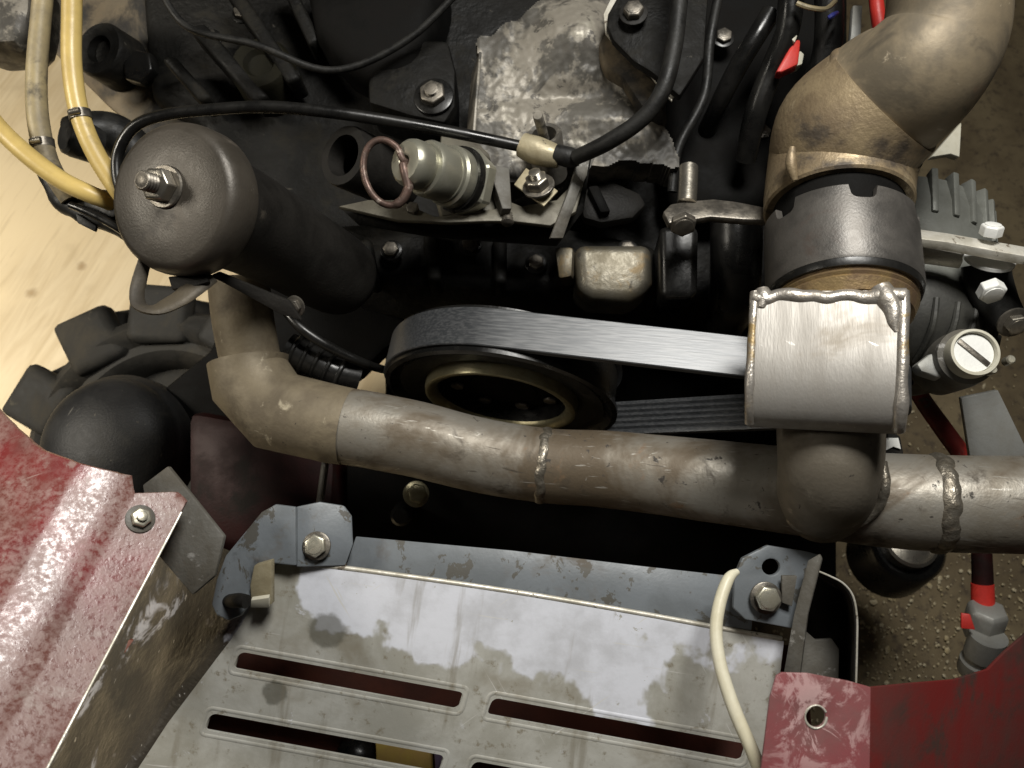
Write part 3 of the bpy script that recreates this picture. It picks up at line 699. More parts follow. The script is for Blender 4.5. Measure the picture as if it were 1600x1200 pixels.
# slotted plug
sp = thing('slotted_plug', 'bright round cap with a wide screw slot at right edge', 'plug', P(1520, 560, .56))
spo = P(1520, 552, .50); spa = C3(-.08, .2, .97)
b = NB(); rr = R(31, .5)
lathe(b, [(0, .001), (rr*.97, .001), (rr, .0005), (rr, -.004), (0, -.004)], spo, spa, 48)
obj('face', b, M['white_glare_zinc'], sp)
obj('rim', lathe(NB(), [(rr*1.02, -.004), (rr*1.02, .003), (rr*1.06, .0038), (rr*1.19, .0036), (rr*1.22, .002), (rr*1.22, -.006)], spo, spa, 48), M['white_plastic'], sp)
sd = C3(.72, -.70, 0); sd = (sd-spa*sd.dot(spa)).normalized()
sv = sd.cross(spa).normalized()
obj('screw_slot', box(NB(), spo+spa*.0014, (sd, sv, spa), (rr*1.85, rr*.27, .0012), .0003), M['steel_dark'], sp)
obj('barrel', lathe(NB(), [(rr*1.2, -.006), (rr*1.45, -.008), (rr*1.5, -.02), (rr*1.35, -.05), (0, -.05)], spo, spa, 40), M['dirty_grey'], sp)
obj('screw', lathe(NB(), [(.0028, -.004), (.0028, .002), (.002, .003), (0, .003)], P(1577, 563, .5), spa, 16), M['zinc'], sp)
obj('lug_screw', lathe(NB(), [(.0025, -.004), (.0025, .002), (.002, .003), (0, .003)], P(1549, 579, .498), spa, 16), M['zinc'], sp)
obj('side_lug', slab([(1432, 568), (1452, 553), (1480, 545), (1490, 580), (1470, 590), (1440, 580)], Pl(1460, 565, .515, (0, .3, 1)), .01, .002), M['strap_grey'], sp)
tag(obj('grey_strap', slab([(1502, 622), (1560, 610), (1618, 730), (1520, 740)], Pl(1550, 670, .56, (.0, -.2, 1)), .004, .0006), M['strap_grey']), 'flat light grey strap below the slotted plug', 'strap')

# ------------------------------------------------------------------ exhaust: lower pipe, welded box
ex = thing('exhaust_pipe', 'long brown grey welded exhaust pipe crossing the picture', 'exhaust pipe', P(900, 730, .60))
main = [(392, 566, .585, 63), (396, 590, .583, 63), (412, 620, .578, 63), (452, 645, .572, 62), (510, 658, .568, 61), (575, 671, .566, 60), (650, 686, .564, 59), (750, 711, .562, 58), (850, 727, .560, 58), (950, 733, .552, 60), (1100, 750, .536, 64), (1250, 768, .518, 68), (1380, 781, .505, 73), (1465, 786, .498, 75), (1560, 788, .492, 76), (1680, 790, .486, 77), (1980, 800, .470, 79)]
mp = px(main)
rest = [(Vector(q[:3]), q[3]) for q in spline([tuple(p)+(r_,) for p, r_ in mp[5:]], 8)]
obj('main_tube', TUBE(px([(505, 660, .569, 60)])+rest, seg=48, smooth=False, jit=.012, jf=30, wall=.003), M['exhaust'], ex)
obj('mitred_bend', TUBE(px([(389, 564, .585, 63), (393, 596, .583, 64), (432, 642, .575, 64), (522, 663, .568, 61.5), (545, 667, .567, 60.5)]), seg=48, smooth=False, jit=.012, jf=30), M['rust_tan'], ex)
obj('inlet_stub', TUBE(px([(372, 430, .575, 47), (380, 500, .580, 47), (394, 575, .584, 46), (400, 600, .585, 45)]), seg=36, k=5), M['rust_tan'], ex)
obj('branch', TUBE(px([(1297, 625, .490, 78), (1297, 670, .478, 80), (1297, 712, .473, 79), (1294, 745, .478, 76), (1289, 768, .496, 73), (1285, 780, .52, 68)]), seg=44, k=7), M['exhaust_stub'], ex)
def bead(pts, r, k=10, jit=.5, jf=420, seg=10):
    return TUBE([(p, r) for p in pts], seg=seg, k=k, jit=jit, jf=jf)
def ringpts(c, a, r, n, t0=0, t1=360, wob=0):
    wob *= .45
    u, v, a = basis(a); out = []
    for i in range(n+1):
        t = rad(t0+(t1-t0)*i/n)
        out.append(c+(u*math.cos(t)+v*math.sin(t))*r + a*wob*noise.noise(Vector((i*.9, 3.1, 0))))
    return out
def pipe_at(i):
    a = px(main)[i]; b_ = px(main)[i+1]; z = px(main)[i-1]
    return a[0], (b_[0]-z[0]).normalized(), a[1]
for idx, rb in ((8, .0050), (13, .0075)):
    c, t, r_ = pipe_at(idx)
    obj('weld_bead', bead(ringpts(c, t, r_-rb*.78, 36, wob=.005), rb, 5, .10, 200, 16), M['weld'], ex)
c, t, r_ = pipe_at(0)
obj('weld_bead', bead(ringpts(P(390, 570, .583), (P(396, 590, .583)-P(392, 566, .585)).normalized(), R(50, .583), 30, wob=.003), .002, 5), M['weld'], ex)
# patch weld right of the branch
obj('weld_bead', bead([P(x, y, d) for x, y, d in ((1378, 722, .478), (1383, 760, .474), (1372, 792, .478), (1342, 816, .482), (1292, 830, .489), (1246, 822, .497), (1226, 790, .503), (1216, 735, .507))], .0030, 8, .15, 200), M['weld'], ex)
# box: bent plate with welded edges
bx = thing('exhaust_box', 'bare brushed steel welded box between collar and pipe', 'exhaust box', P(1285, 560, .50))
A0 = P(1178, 455, .455)
Wd = R(222, .440)
EXb = CL(1285, 550, 1, -.02, 0)
EYb = CL(1285, 550, .0, .93, -.37); EYb = (EYb-EXb*EYb.dot(EXb)).normalized()
EZw = EZ; EZ = EXb.cross(EYb).normalized()
def arc_prof():
    pr = [(0, 0)]; ang = 4; pos = Vector((0, 0)); seg = [(.0150, 0), (.0225, 5), (.0115, 11), (.009, 19), (.007, 30), (.005, 45), (.004, 62), (.008, 84)]
    for L, a_ in seg:
        for q in range(3 if L > .013 else 1):
            l = L/(3 if L > .013 else 1)
            pos = pos + Vector((math.cos(rad(a_)), -math.sin(rad(a_))))*l; pr.append((pos.x, pos.y))
    return pr
pr = arc_prof()
b = NB(); rows = []
for fy, fz in pr:
    rows.append([b.verts.new(A0 + EXb*Wd*i/6 - EYb*fy + EZ*(fz + .0)) for i in range(7)])
for i in range(len(rows)-1):
    for j in range(6): b.faces.new((rows[i][j], rows[i][j+1], rows[i+1][j+1], rows[i+1][j]))
# side cheeks and back closing
zb = pr[-1][1]
for j in (0, 6):
    lo = b.verts.new(A0 + EXb*Wd*j/6 + EZ*zb)
    b.faces.new([r_[j] for r_ in rows]+[lo])
bkl = b.verts.new(A0+EZ*zb); bkr = b.verts.new(A0+EXb*Wd+EZ*zb)
b.faces.new([rows[0][j] for j in range(7)]+[bkr, bkl])
b.faces.new([rows[-1][j] for j in range(7)]+[bkr, bkl])
bmesh.ops.remove_doubles(b, verts=b.verts, dist=1e-5)
obj('shell', b, M['brushed'], bx, ang=24)
lft = [A0 + EXb*.0005 - EYb*fy + EZ*(fz-.0005) for fy, fz in pr[:-1]]
rgt = [A0 + EXb*(Wd-.001) - EYb*fy + EZ*(fz-.0005) for fy, fz in pr[:-1]]
obj('weld_bead', TUBE([(p-EZ*.0012, .0026+.0005*noise.noise(p*90)) for p in lft], seg=14, k=6, jit=.14, jf=110), M['bright_weld'], bx)
obj('weld_bead', TUBE([(p-EZ*.0010, .0032+.0008*noise.noise(p*90)) for p in rgt], seg=14, k=6, jit=.14, jf=110), M['bright_weld'], bx)
tp = [A0 + EXb*Wd*i/12 - EYb*(.003+.003*noise.noise(Vector((i*.6, 0, 0)))) + EZ*.0012 for i in range(13)]
obj('weld_bead', TUBE([(p-EZ*.0028, .0039+.0012*noise.noise(Vector((i*.5, 7, 0))) + (.001 if i > 9 else 0)) for i, p in enumerate(tp)], seg=16, k=6, jit=.14, jf=100), M['bright_weld'], bx)
blob = [(A0+EXb*(Wd-.012)-EYb*-.003-EZ*.002, .005), (A0+EXb*(Wd-.009)-EYb*.004-EZ*.0022, .0062), (A0+EXb*(Wd-.006)-EYb*.011-EZ*.0022, .0052), (A0+EXb*(Wd-.005)-EYb*.018-EZ*.0018, .0035), (A0+EXb*(Wd-.004)-EYb*.023-EZ*.001, .001)]
obj('weld_blob', TUBE(blob, seg=18, k=6, jit=.18, jf=120), M['bright_weld'], bx)
obj('weld_blob', TUBE([(A0+EXb*.004+EYb*.002-EZ*.002, .0035), (A0+EXb*.005-EYb*.003-EZ*.002, .0046), (A0+EXb*.004-EYb*.010-EZ*.001, .0024)], seg=16, k=5, jit=.2, jf=120), M['bright_weld'], bx)
obj('weld_drop', TUBE([(P(1400, 463, .45), .0012), (P(1408, 464, .45), .0022), (P(1416, 468, .45), .001)], seg=10, k=4), M['rust_gold'], bx)

EZ = EZw
# collar
kc = P(1311, 354, .497)
CAx = (-EY*.985 + EX*.03 + EZ*.0).normalized()
kr = .0430
col_ = thing('coupling_collar', 'dark grey steel coupling ring with notched rear edge', 'collar', kc-EZ*kr)
b = NB(); seg = 240; L = .046
u, v, a = basis(CAx)
def notch(j):
    t = (360*j/seg - 3) % 60
    q = abs(t-30)
    return .0085*max(0, 1-(q/10.5)**4)**.5 if q < 10.5 else 0
rings = []
for (rr, hb) in ((kr, 'b'), (kr, 'n'), (kr, 0), (kr, 1), (kr*.985, 2)):
    ring = []
    for j in range(seg):
        t = 2*math.pi*j/seg
        h = {'b': 0, 'n': .0, 0: .0105, 1: L-.002, 2: L}[hb]
        if hb in ('b', 'n') : h = notch(j) + (0 if hb == 'b' else .0006)
        ring.append(b.verts.new(kc + a*h + (u*math.cos(t)+v*math.sin(t))*(rr-(.0006 if hb == 'b' else 0))))
    rings.append(ring)
inr = [[b.verts.new(kc + a*(notch(j) if q == 0 else L) + (u*math.cos(2*math.pi*j/seg)+v*math.sin(2*math.pi*j/seg))*kr*.90) for j in range(seg)] for q in (0, 1)]
for X, Y in list(zip(rings, rings[1:]))+[(rings[-1], inr[1]), (inr[1], inr[0]), (inr[0], rings[0])]:
    for j in range(seg): b.faces.new((X[j], X[(j+1) % seg], Y[(j+1) % seg], Y[j]))
obj('ring', b, M['collar'], col_, ang=30)
obj('front_seal', lathe(NB(), [(kr*.80, L-.004), (kr*.97, L-.004), (kr*.985, L+.001), (kr*.96, L+.004), (kr*.80, L+.004)], kc, CAx, 64), M['black_gloss'], col_)
obj('threaded_sleeve', lathe(NB(), [(kr*.86, L), (kr*.92, L+.0035), (kr*.90, L+.005), (kr*.92, L+.0065), (kr*.89, L+.008), (kr*.91, L+.0095), (kr*.84, L+.016), (kr*.7, L+.018)], kc, CAx, 64), M['rust_gold'], col_)
obj('gap_shade_ring', lathe(NB(), [(kr*.70, .012), (kr*.87, .012), (kr*.87, -.001), (kr*.87, -.02), (kr*.70, -.02)], kc, CAx, 64), M['black_void'], col_)  # black ring put in for the dark gap between collar and elbow

# upper elbow
eo = kc
el = thing('exhaust_elbow', 'sooty brown bent exhaust pipe rising to the top right', 'exhaust elbow', kc-EZ*.03)
up_px = [(1315, 256, .511, 112), (1332, 206, .501, 116), (1380, 158, .488, 110), (1436, 112, .468, 101), (1472, 60, .463, 94), (1482, 0, .460, 91), (1485, -90, .455, 90), (1480, -330, .445, 92)]
lip = kc - CAx*.0115
up3 = [(lip, .0412), (lip-CAx*.0015, .0424), (lip-CAx*.010, .0425)] + px(up_px)
low = [(lip, .0412), (lip-CAx*.0015, .0424)] + [(Vector(q_[:3]), q_[3]) for q_ in spline([tuple(p)+(r_,) for p, r_ in up3[2:6]], 8)]
obj('lower_tube', TUBE(low, smooth=False, seg=52, k=8, jit=.025, jf=26), M['sooty'], el)
obj('upper_tube', TUBE([(p, r_*.985) for p, r_ in up3[4:]], seg=52, k=8, jit=.015, jf=20), M['tan_soot'], el)
obj('weld_bead', bead(ringpts(up3[5][0], (up3[6][0]-up3[4][0]).normalized(), up3[5][1]-.0042, 40, wob=.004), .0044, 4, .12, 90, 16), M['sooty'], el)
obj('side_bump', TUBE(px([(1238, 230, .476, 5), (1236, 256, .475, 9), (1242, 282, .475, 5)]), seg=12), M['sooty'], el)

# ------------------------------------------------------------------ parts between engine and collar
lg = thing('sump_lug', 'worn bare aluminium lug above the drive belt', 'lug', P(960, 440, .64))
obj('pad', slab([(898, 380), (1020, 380), (1022, 440), (1008, 462), (985, 470), (925, 466), (903, 455)], Pl(960, 430, .60, (0, .15, 1)), .05, .008, bseg=4), M['alum'], lg)
obj('lip', slab([(866, 385), (896, 385), (894, 432), (872, 436)], Pl(880, 410, .605, (-.2, .1, 1)), .03, .003), M['alum'], lg)
bk = thing('black_bracket', 'glossy black boxy casting right of the aluminium lug', 'bracket', P(1060, 430, .64))
obj('block', slab([(1030, 352), (1092, 352), (1090, 455), (1082, 467), (1032, 466)], Pl(1060, 410, .575, (-.1, .1, 1)), .06, .005, bseg=3), M['black_gloss'], bk)
obj('round_leg', TUBE(px([(1150, 330, .60, 40), (1150, 400, .60, 40), (1145, 470, .62, 38), (1130, 510, .66, 30)]), seg=28), M['black_gloss'], bk)
tb = thing('flange_plate', 'thin grey flange plate with bolt left of the collar', 'flange', P(1110, 330, .56))
pf = Pl(1110, 325, .535, (0, .55, .83))
obj('plate', slab([(1036, 330), (1048, 318), (1080, 313), (1115, 310), (1150, 314), (1190, 322), (1240, 324), (1240, 345), (1160, 342), (1110, 338), (1075, 344), (1045, 348)], pf, .006, .0015), M['steel_dark'], tb)
bolt(tb, 1066, 344, .528, C3(0, -.75, .66), 21, 13, M['steel_dark'], M['steel_dark'], 0, rot=.52)
obj('spacer', TUBE(px([(1076, 262, .55, 15), (1075, 290, .545, 15), (1073, 318, .54, 15)]), seg=20, k=3), M['steel'], tb)
arm = thing('lever_arm', 'dark grey curved lever behind the dipstick bracket', 'lever', P(960, 330, .66))
obj('arm', slab([(905, 300), (925, 285), (960, 282), (1000, 300), (1012, 318), (990, 340), (940, 348), (910, 340)], Pl(960, 315, .62, (0, .3, 1)), .012, .004), M['neck'], arm)
obj('web', slab([(918, 290), (935, 288), (955, 330), (938, 332)], Pl(936, 310, .612, (0, .3, 1)), .008, .002), M['black_void'], arm)
obj('clip', slab([(905, 248), (935, 236), (905, 300), (880, 372), (860, 372), (888, 300)], Pl(900, 300, .572, (.4, .1, 1)), .003, .0006), M['dirty_grey'], arm)

# ------------------------------------------------------------------ hoses and cables
def hose(name, pts, m, label, cat, seg=18, **k):
    return tag(obj(name, TUBE(px(pts), seg=seg, k=8, **k), M[m]), label, cat)
hose('black_hose', [(1076, -300, .56, 13), (1066, -60, .535, 13), (1060, 20, .53, 13), (1052, 80, .525, 13.5), (1036, 140, .525, 13.5), (1004, 185, .53, 13), (950, 222, .54, 13), (900, 246, .558, 12)], 'rubber', 'thick black hose curving down from the top edge beside the flange', 'hose')
hose('thin_tube', [(196, 320, .565, 8), (183, 275, .565, 8.5), (186, 235, .565, 9), (210, 198, .562, 9), (255, 180, .56, 9), (330, 171, .56, 9), (420, 167, .56, 9.5), (520, 176, .56, 9.5), (620, 191, .565, 9.5), (720, 209, .57, 9.5), (815, 229, .575, 9)], 'black_gloss', 'thin shiny black tube running behind cap and dipstick', 'tube')
hose('fuel_hose', [(110, -320, .61, 15), (74, -60, .60, 15), (63, 40, .60, 15), (57, 120, .60, 15.5), (60, 190, .60, 16), (76, 255, .60, 16), (110, 312, .605, 15)], 'dirty_hose', 'grimy tan hose, leftmost of the two hanging from the top', 'hose')
hose('fuel_hose', [(140, -320, .59, 15), (116, -60, .575, 15), (112, 40, .575, 15), (113, 110, .575, 15), (125, 180, .575, 15), (152, 245, .577, 15), (195, 310, .58, 15), (230, 350, .59, 14)], 'yellow_hose', 'yellow hose passing right behind the filler cap', 'hose')
hose('fuel_hose', [(-330, -200, .60, 14), (-60, 120, .585, 14), (-10, 190, .585, 14), (40, 240, .585, 14.5), (95, 281, .587, 14.5), (140, 303, .59, 14), (175, 318, .60, 13), (215, 345, .63, 13)], 'yellow_hose', 'bright yellow hose entering from the left edge', 'hose')
for hx, hy, hd_, hr__, dx_, dy_, lab in ((125, 180, .575, 16, 14, 62, 'thin steel clip around the yellow hose near the cap'), (66, 225, .60, 17, 10, 60, 'thin steel clip around the grimy tan hose')):
    c_ = P(hx, hy, hd_); ax_ = (P(hx+dx_, hy+dy_, hd_)-c_).normalized()
    cl = thing('hose_clip', lab, 'clip', c_)
    rr_ = R(hr__, hd_)
    obj('band', lathe(NB(), [(rr_, -.003), (rr_*1.06, -.003), (rr_*1.06, .003), (rr_, .003)], c_, ax_, 28), M['steel_dark'], cl)
    obj('screw', lathe(NB(), [(0, -.003), (.0022, -.003), (.0022, .004), (0, .004)], c_+(-FW)*rr_*1.1, ax_.cross(FW).normalized(), 12), M['steel'], cl)
hr = thing('cable_harness', 'taped black cable bundle left of the filler cap', 'cable', P(140, 330, .63))
obj('bundle', TUBE(px([(62, 200, .615, 14), (74, 265, .615, 14), (100, 315, .612, 16), (145, 336, .608, 17), (200, 362, .605, 14)]), seg=18, jit=.25, jf=90), M['rubber'], hr)
obj('clip', slab([(130, 292), (180, 296), (186, 335), (150, 350), (128, 325)], Pl(155, 320, .60, (-.2, .1, 1)), .012, .003), M['rubber'], hr)
obj('tie_end', slab([(118, 332), (150, 352), (148, 362), (120, 348)], Pl(134, 347, .598, (0, 0, 1)), .004, .001), M['rubber'], hr)
obj('wire', TUBE(px([(110, 320, .595, 6), (140, 332, .594, 7), (175, 350, .594, 7), (210, 372, .596, 7)]), seg=10), M['black_gloss'], hr)
ch = thing('coolant_hose', 'fat black rubber hose end between the yellow hoses', 'hose', P(150, 220, .68))
obj('end', lathe(NB(), [(0, .004), (.012, .004), (.0145, .002), (.0155, -.003), (.0155, -.02)], P(110, 212, .64), C3(-.6, .1, .8), 32), M['rubber'], ch)
obj('hose', TUBE(px([(112, 211, .645, 28), (140, 205, .655, 30), (180, 212, .665, 33), (215, 245, .67, 33), (235, 290, .68, 32)]), seg=24), M['rubber'], ch)
hose('white_cable', [(1152, 893, .478, 5), (1138, 905, .474, 9), (1124, 945, .468, 10), (1119, 990, .462, 10), (1127, 1045, .455, 10.5), (1148, 1110, .447, 11), (1176, 1175, .44, 11), (1205, 1250, .434, 11)], 'white_wire', 'cream white cable bowing over the grille panel', 'cable')
rc_ = thing('red_cable', 'dark red cable slanting behind the exhaust box', 'cable', P(1460, 640, .66))
obj('cable', TUBE(px([(1392, 520, .63, 11), (1412, 570, .63, 12), (1440, 622, .63, 13), (1475, 672, .63, 14), (1515, 728, .63, 14), (1530, 760, .63, 14)]), seg=16), M['red_hose'], rc_)
hose('red_hose', [(1340, -300, .62, 10), (1362, -60, .60, 10), (1370, 10, .60, 11), (1374, 50, .60, 11), (1366, 90, .61, 8)], 'red_plastic', 'bright red hose left of the bent pipe at the top', 'hose')
tag(obj('white_rail', slab([(1333, 8), (1348, 8), (1345, 60), (1340, 150), (1320, 200), (1322, 120), (1330, 50)], Pl(1335, 90, .62, (.0, .2, 1)), .006, .0008), M['strap_grey']), 'narrow pale grey strip behind the bent pipe', 'strip')
tag(obj('white_tab', slab([(1455, 245), (1503, 190), (1500, 245), (1486, 240)], Pl(1485, 225, .60, (.2, .3, 1)), .006, .001), M['white_plastic']), 'small white tab just below the bent pipe', 'tab')
cs = thing('connector', 'red and white plug in black sheath at upper right', 'connector', P(1240, 90, .66))
obj('red_plug', slab([(1212, 112), (1240, 62), (1252, 60), (1248, 100), (1222, 112)], Pl(1232, 88, .575, (-.1, .2, 1)), .01, .002), M['red_plastic'], cs)
obj('white_plug', slab([(1242, 104), (1250, 78), (1257, 84), (1254, 100)], Pl(1250, 92, .576, (.1, .2, 1)), .01, .001), M['white_plastic'], cs)
obj('white_tag', slab([(1236, 60), (1241, 46), (1246, 56), (1242, 66)], Pl(1240, 56, .574, (0, .2, 1)), .003, .0005), M['white_plastic'], cs)
obj('sheath', TUBE(px([(1238, -60, .575, 20), (1236, 0, .575, 20), (1228, 55, .58, 19), (1205, 110, .59, 18), (1180, 180, .60, 18), (1165, 250, .62, 16)]), seg=16), M['black_gloss'], cs)
obj('sheath', TUBE(px([(1290, -60, .585, 22), (1296, 20, .585, 22), (1290, 90, .59, 22), (1262, 150, .60, 20), (1225, 210, .61, 18)]), seg=16), M['rubber'], cs)
obj('sheath', TUBE(px([(1205, 20, .60, 16), (1180, 60, .60, 15), (1150, 110, .61, 15), (1120, 170, .63, 14), (1090, 240, .68, 14), (1080, 300, .74, 14)]), seg=14), M['black_gloss'], cs)
obj('wire_loop', TUBE(px([(1245, 5, .56, 4), (1265, 12, .558, 4), (1290, 14, .56, 4), (1305, 2, .565, 4)]), seg=8), M['dirty_hose'], cs)
obj('blue_wire', TUBE(px([(1294, 28, .56, 3), (1301, 24, .56, 4), (1308, 20, .565, 3)]), seg=8), grimy('blue_wire', (.05, .06, .35), (.04, .05, .2), 80), cs)
hose('black_loop', [(440, 478, .58, 7), (470, 512, .575, 8), (520, 545, .58, 8), (575, 570, .60, 7), (610, 580, .66, 6)], 'black_gloss', 'thin black cable below the filler neck', 'cable')
rs = thing('ribbed_sleeve', 'black ribbed sleeve above the exhaust bend', 'sleeve', P(495, 570, .66))
obj('sleeve', TUBE(px([(450, 545, .60, 26), (480, 560, .60, 27), (520, 580, .60, 27), (560, 592, .605, 25)]), seg=22), M['black_gloss'], rs)
for i in range(5):
    c = P(462+i*18, 551+i*8.5, .60)
    obj('rib', TUBE([(p, .0018) for p in ringpts(c, (P(520, 580, .60)-P(480, 560, .60)).normalized(), R(27, .6), 24)], seg=8, k=2), M['black_gloss'], rs)

def ringpts0(c, a, r, n):
    u, v, a = basis(a); return [c+(u*math.cos(2*math.pi*i/n)+v*math.sin(2*math.pi*i/n))*r for i in range(n+1)]
# ------------------------------------------------------------------ wheel at the left
wc = P(270, 715, .86); WA = C3(-.10, .12, 1); RW = R(236, .86)
wh = thing('tractor_tyre', 'black lugged tyre standing on the plywood at left', 'tyre', wc - WA*.1)
obj('carcass', lathe(NB(), [(RW*.60, -.10), (RW*.90, -.10), (RW*.97, -.07), (RW, -.03), (RW*.985, .0), (RW*.93, .022), (RW*.86, .03), (RW*.80, .026), (RW*.76, .018), (RW*.70, .02), (RW*.64, .012), (RW*.60, -.01), (RW*.4, -.02), (0, -.02)], wc, WA, 96), M['tyre'], wh)
u, v, a = basis(WA)
random.seed(5)
for i in range(11):
    t = rad(32.7*i+14+random.uniform(-3, 3)); rd = u*math.cos(t)+v*math.sin(t); tg = -u*math.sin(t)+v*math.cos(t)
    b = NB(); dirn = (a*.8 + tg*.6).normalized(); sd_ = rd.cross(dirn)
    box(b, wc + rd*(RW*1.005) - a*.030, (dirn, sd_, rd), (.092, .058*random.uniform(.85, 1.15), .026*random.uniform(.8, 1.2)), .009, 3)
    box(b, wc + rd*(RW*.93) + a*.020 + tg*.014, ((tg*.9+a*.1).normalized(), rd, a), (.060, .060, .022), .009, 3)
    for v_ in b.verts: v_.co += Vector((noise.noise(v_.co*40), noise.noise(v_.co*40+Vector((5, 0, 0))), noise.noise(v_.co*40+Vector((0, 7, 0)))))*.004
    obj('lug', b, M['tyre'], wh)
dm = thing('black_dome', 'smooth shiny black plastic dome in front of the tyre', 'cover', P(165, 690, .74))
do = P(168, 700, .70); DA = C3(-.12, .18, 1); rd_ = R(112, .70)
prof = [(rd_*1.08, -.03), (rd_*1.08, -.012), (rd_*1.02, -.006)] + [(rd_*math.cos(rad(q)), rd_*.55*math.sin(rad(q))-.004) for q in range(0, 91, 6)]
prof[-1] = (0, prof[-1][1])
obj('shell', lathe(NB(), prof, do, DA, 72), M['dome'], dm)
obj('seam', TUBE([(p, .0012) for p in ringpts0(do+DA*.006, DA, rd_*.93, 48)], seg=8, k=2), M['dome'], dm)

# ------------------------------------------------------------------ frame pieces below the pipe
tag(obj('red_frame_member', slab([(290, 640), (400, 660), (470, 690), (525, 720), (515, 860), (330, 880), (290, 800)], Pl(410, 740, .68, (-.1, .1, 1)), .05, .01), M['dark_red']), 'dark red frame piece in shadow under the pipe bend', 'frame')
tag(obj('bend_shade_slab', slab([(250, 610), (330, 545), (345, 430), (560, 430), (640, 450), (640, 520), (600, 548), (556, 590), (480, 640), (480, 720), (300, 720), (250, 680)], Pl(430, 560, .72, (0, 0, 1)), .05, .006), M['black_void']), 'black slab added as shade behind the pipe bend', 'shade slab')  # black slab added to fill the shaded space behind the bend
tag(obj('thin_rod', TUBE(px([(513, 690, .61, 6), (506, 740, .605, 6), (498, 800, .60, 6)]), seg=10), M['dirty_grey']), 'thin upright grey rod below the pipe bend', 'rod')
db = thing('shadow_fitting', 'dim brass fitting in the dark gap under the pipe', 'fitting', P(655, 790, .70))
bolt(db, 650, 772, .655, C3(.3, .2, .9), 16, 10, M['brass'], None, 1.3)
obj('knob', lathe(NB(), [(0, .006), (.006, .005), (.0085, .002), (.009, -.02)], P(627, 805, .66), C3(0, 0, 1), 24), M['black_gloss'], db)
obj('tan_boss', slab([(775, 775), (830, 782), (875, 795), (860, 812), (800, 812), (778, 795)], Pl(820, 795, .70, (0, 0, 1)), .03, .004), M['olive_cast'], db)
tag(obj('gap_shade_slab', slab([(540, 700), (1310, 760), (1310, 990), (540, 900)], Pl(900, 860, .70, (0, -.5, .86)), .05, .006), M['black_void']), 'black slab added as deep shade behind the blue grey bar', 'beam')  # dark slab added where the gap under the pipe is in shade

# ------------------------------------------------------------------ grille panel
GR_PL = Pl(780, 1040, .505, (.0, -.05, 1))
gr = thing('grille_panel', 'slotted front grille panel with flaking white paint', 'grille', GR_PL.at(780, 1000) - Vector((0, 0, .2)))
GR_ORIGIN = gr.location.copy()
M['grille'] = mat_grille()
du = Vector((350, 64)).normalized(); dv = Vector((-du.y, du.x))
def slot(x0, y0, L_, h_=28, r_=9, skew=0):
    pts = []
    for cx, cy, t0 in ((L_-r_, r_, -90), (L_-r_, h_-r_, 0), (r_, h_-r_, 90), (r_, r_, 180)):
        for q in range(5):
            t = rad(t0+90*q/4); lx = cx+r_*math.cos(t); ly = cy+r_*math.sin(t)
            p = Vector((x0, y0)) + du*(lx - ly*.25) + dv*ly; pts.append((p.x, p.y))
    return pts
slots = [slot(375, 1018, 357), slot(771, 1090, 405), slot(330, 1114, 372), slot(741, 1189, 400), slot(290, 1212, 390), slot(700, 1290, 420), slot(250, 1310, 390), slot(660, 1388, 420)]
outl = [(432, 878), (560, 893), (800, 928), (1000, 962), (1130, 986), (1225, 1002), (1218, 1060), (1195, 1160), (1170, 1340), (1150, 1520), (10, 1520), (120, 1340), (190, 1240), (262, 1130), (330, 1040), (378, 975), (400, 930)]
pan = slab(outl, GR_PL, .0015, 0, holes=slots)
obj('plate', pan, M['grille'], gr)
for s_ in slots[:4]:
    cx = sum(p[0] for p in s_)/len(s_); cy = sum(p[1] for p in s_)/len(s_)
    rim = []
    for p in s_:
        q = Vector((p[0]-cx, p[1]-cy)); l_ = q.dot(du); n_ = q.dot(dv)
        p2 = Vector((cx, cy)) + du*(l_ + (6 if l_ > 0 else -6)) + dv*(n_ + (8 if n_ > 0 else -8))
        rim.append((GR_PL.at(p2.x, p2.y)-GR_PL.n*.0024, .0028))
    obj('slot_lip', tube(NB(), rim, seg=10, closed=True, smooth=False), M['grille'], gr)
# rolled top edge
obj('rolled_edge', TUBE([(GR_PL.at(x, y)-GR_PL.n*.001, .0016) for x, y in ((432, 877), (560, 891), (800, 925), (1000, 959), (1130, 983), (1222, 999))], seg=10, k=6), M['bar_steel'], gr)
# the bent-down left flank
b = NB(); nrow = 26; cols = []
edge = spline([(432.0, 878.0), (400.0, 930.0), (378.0, 975.0), (330.0, 1040.0), (262.0, 1130.0), (190.0, 1240.0), (120.0, 1340.0), (10.0, 1520.0)], 6)
for i, (x, y) in enumerate(edge):
    p = GR_PL.at(x, y); out = (-RT*.93 - UP*.10).normalized(); dn = -GR_PL.n; colv = []; ang = 0; q = p.copy()
    for j in range(24):
        colv.append(b.verts.new(q + Vector((0, 0, 1))*.0022*noise.noise(Vector((i*.22, j*.3, 2)))*(j > 0)))
        ang = min(rad(52), ang+rad(9)); st = .003 if j < 6 else .014
        q = q + (out*math.cos(ang)+dn*math.sin(ang))*st
    cols.append(colv)
for i in range(len(cols)-1):
    for j in range(23): b.faces.new((cols[i][j], cols[i+1][j], cols[i+1][j+1], cols[i][j+1]))
M['flank'] = grimy('flank', (.075, .064, .047), (.042, .035, .026), 20, (.4, .6), (.1, .1), bump=.6, bscale=240, layers=[((.36, .36, .39), 15, .56, .63, .5, 0, .5), ((.035, .03, .022), 14, .52, .68, .7, 0), ((.45, .41, .35), 110, .69, .73, .35, .2)], bdist=.0012, lump=1, scr=[((.3, .8, -.5), (.4, .38, .35), 200, .69, .73, .4)])
obj('flank', b, M['flank'], gr)

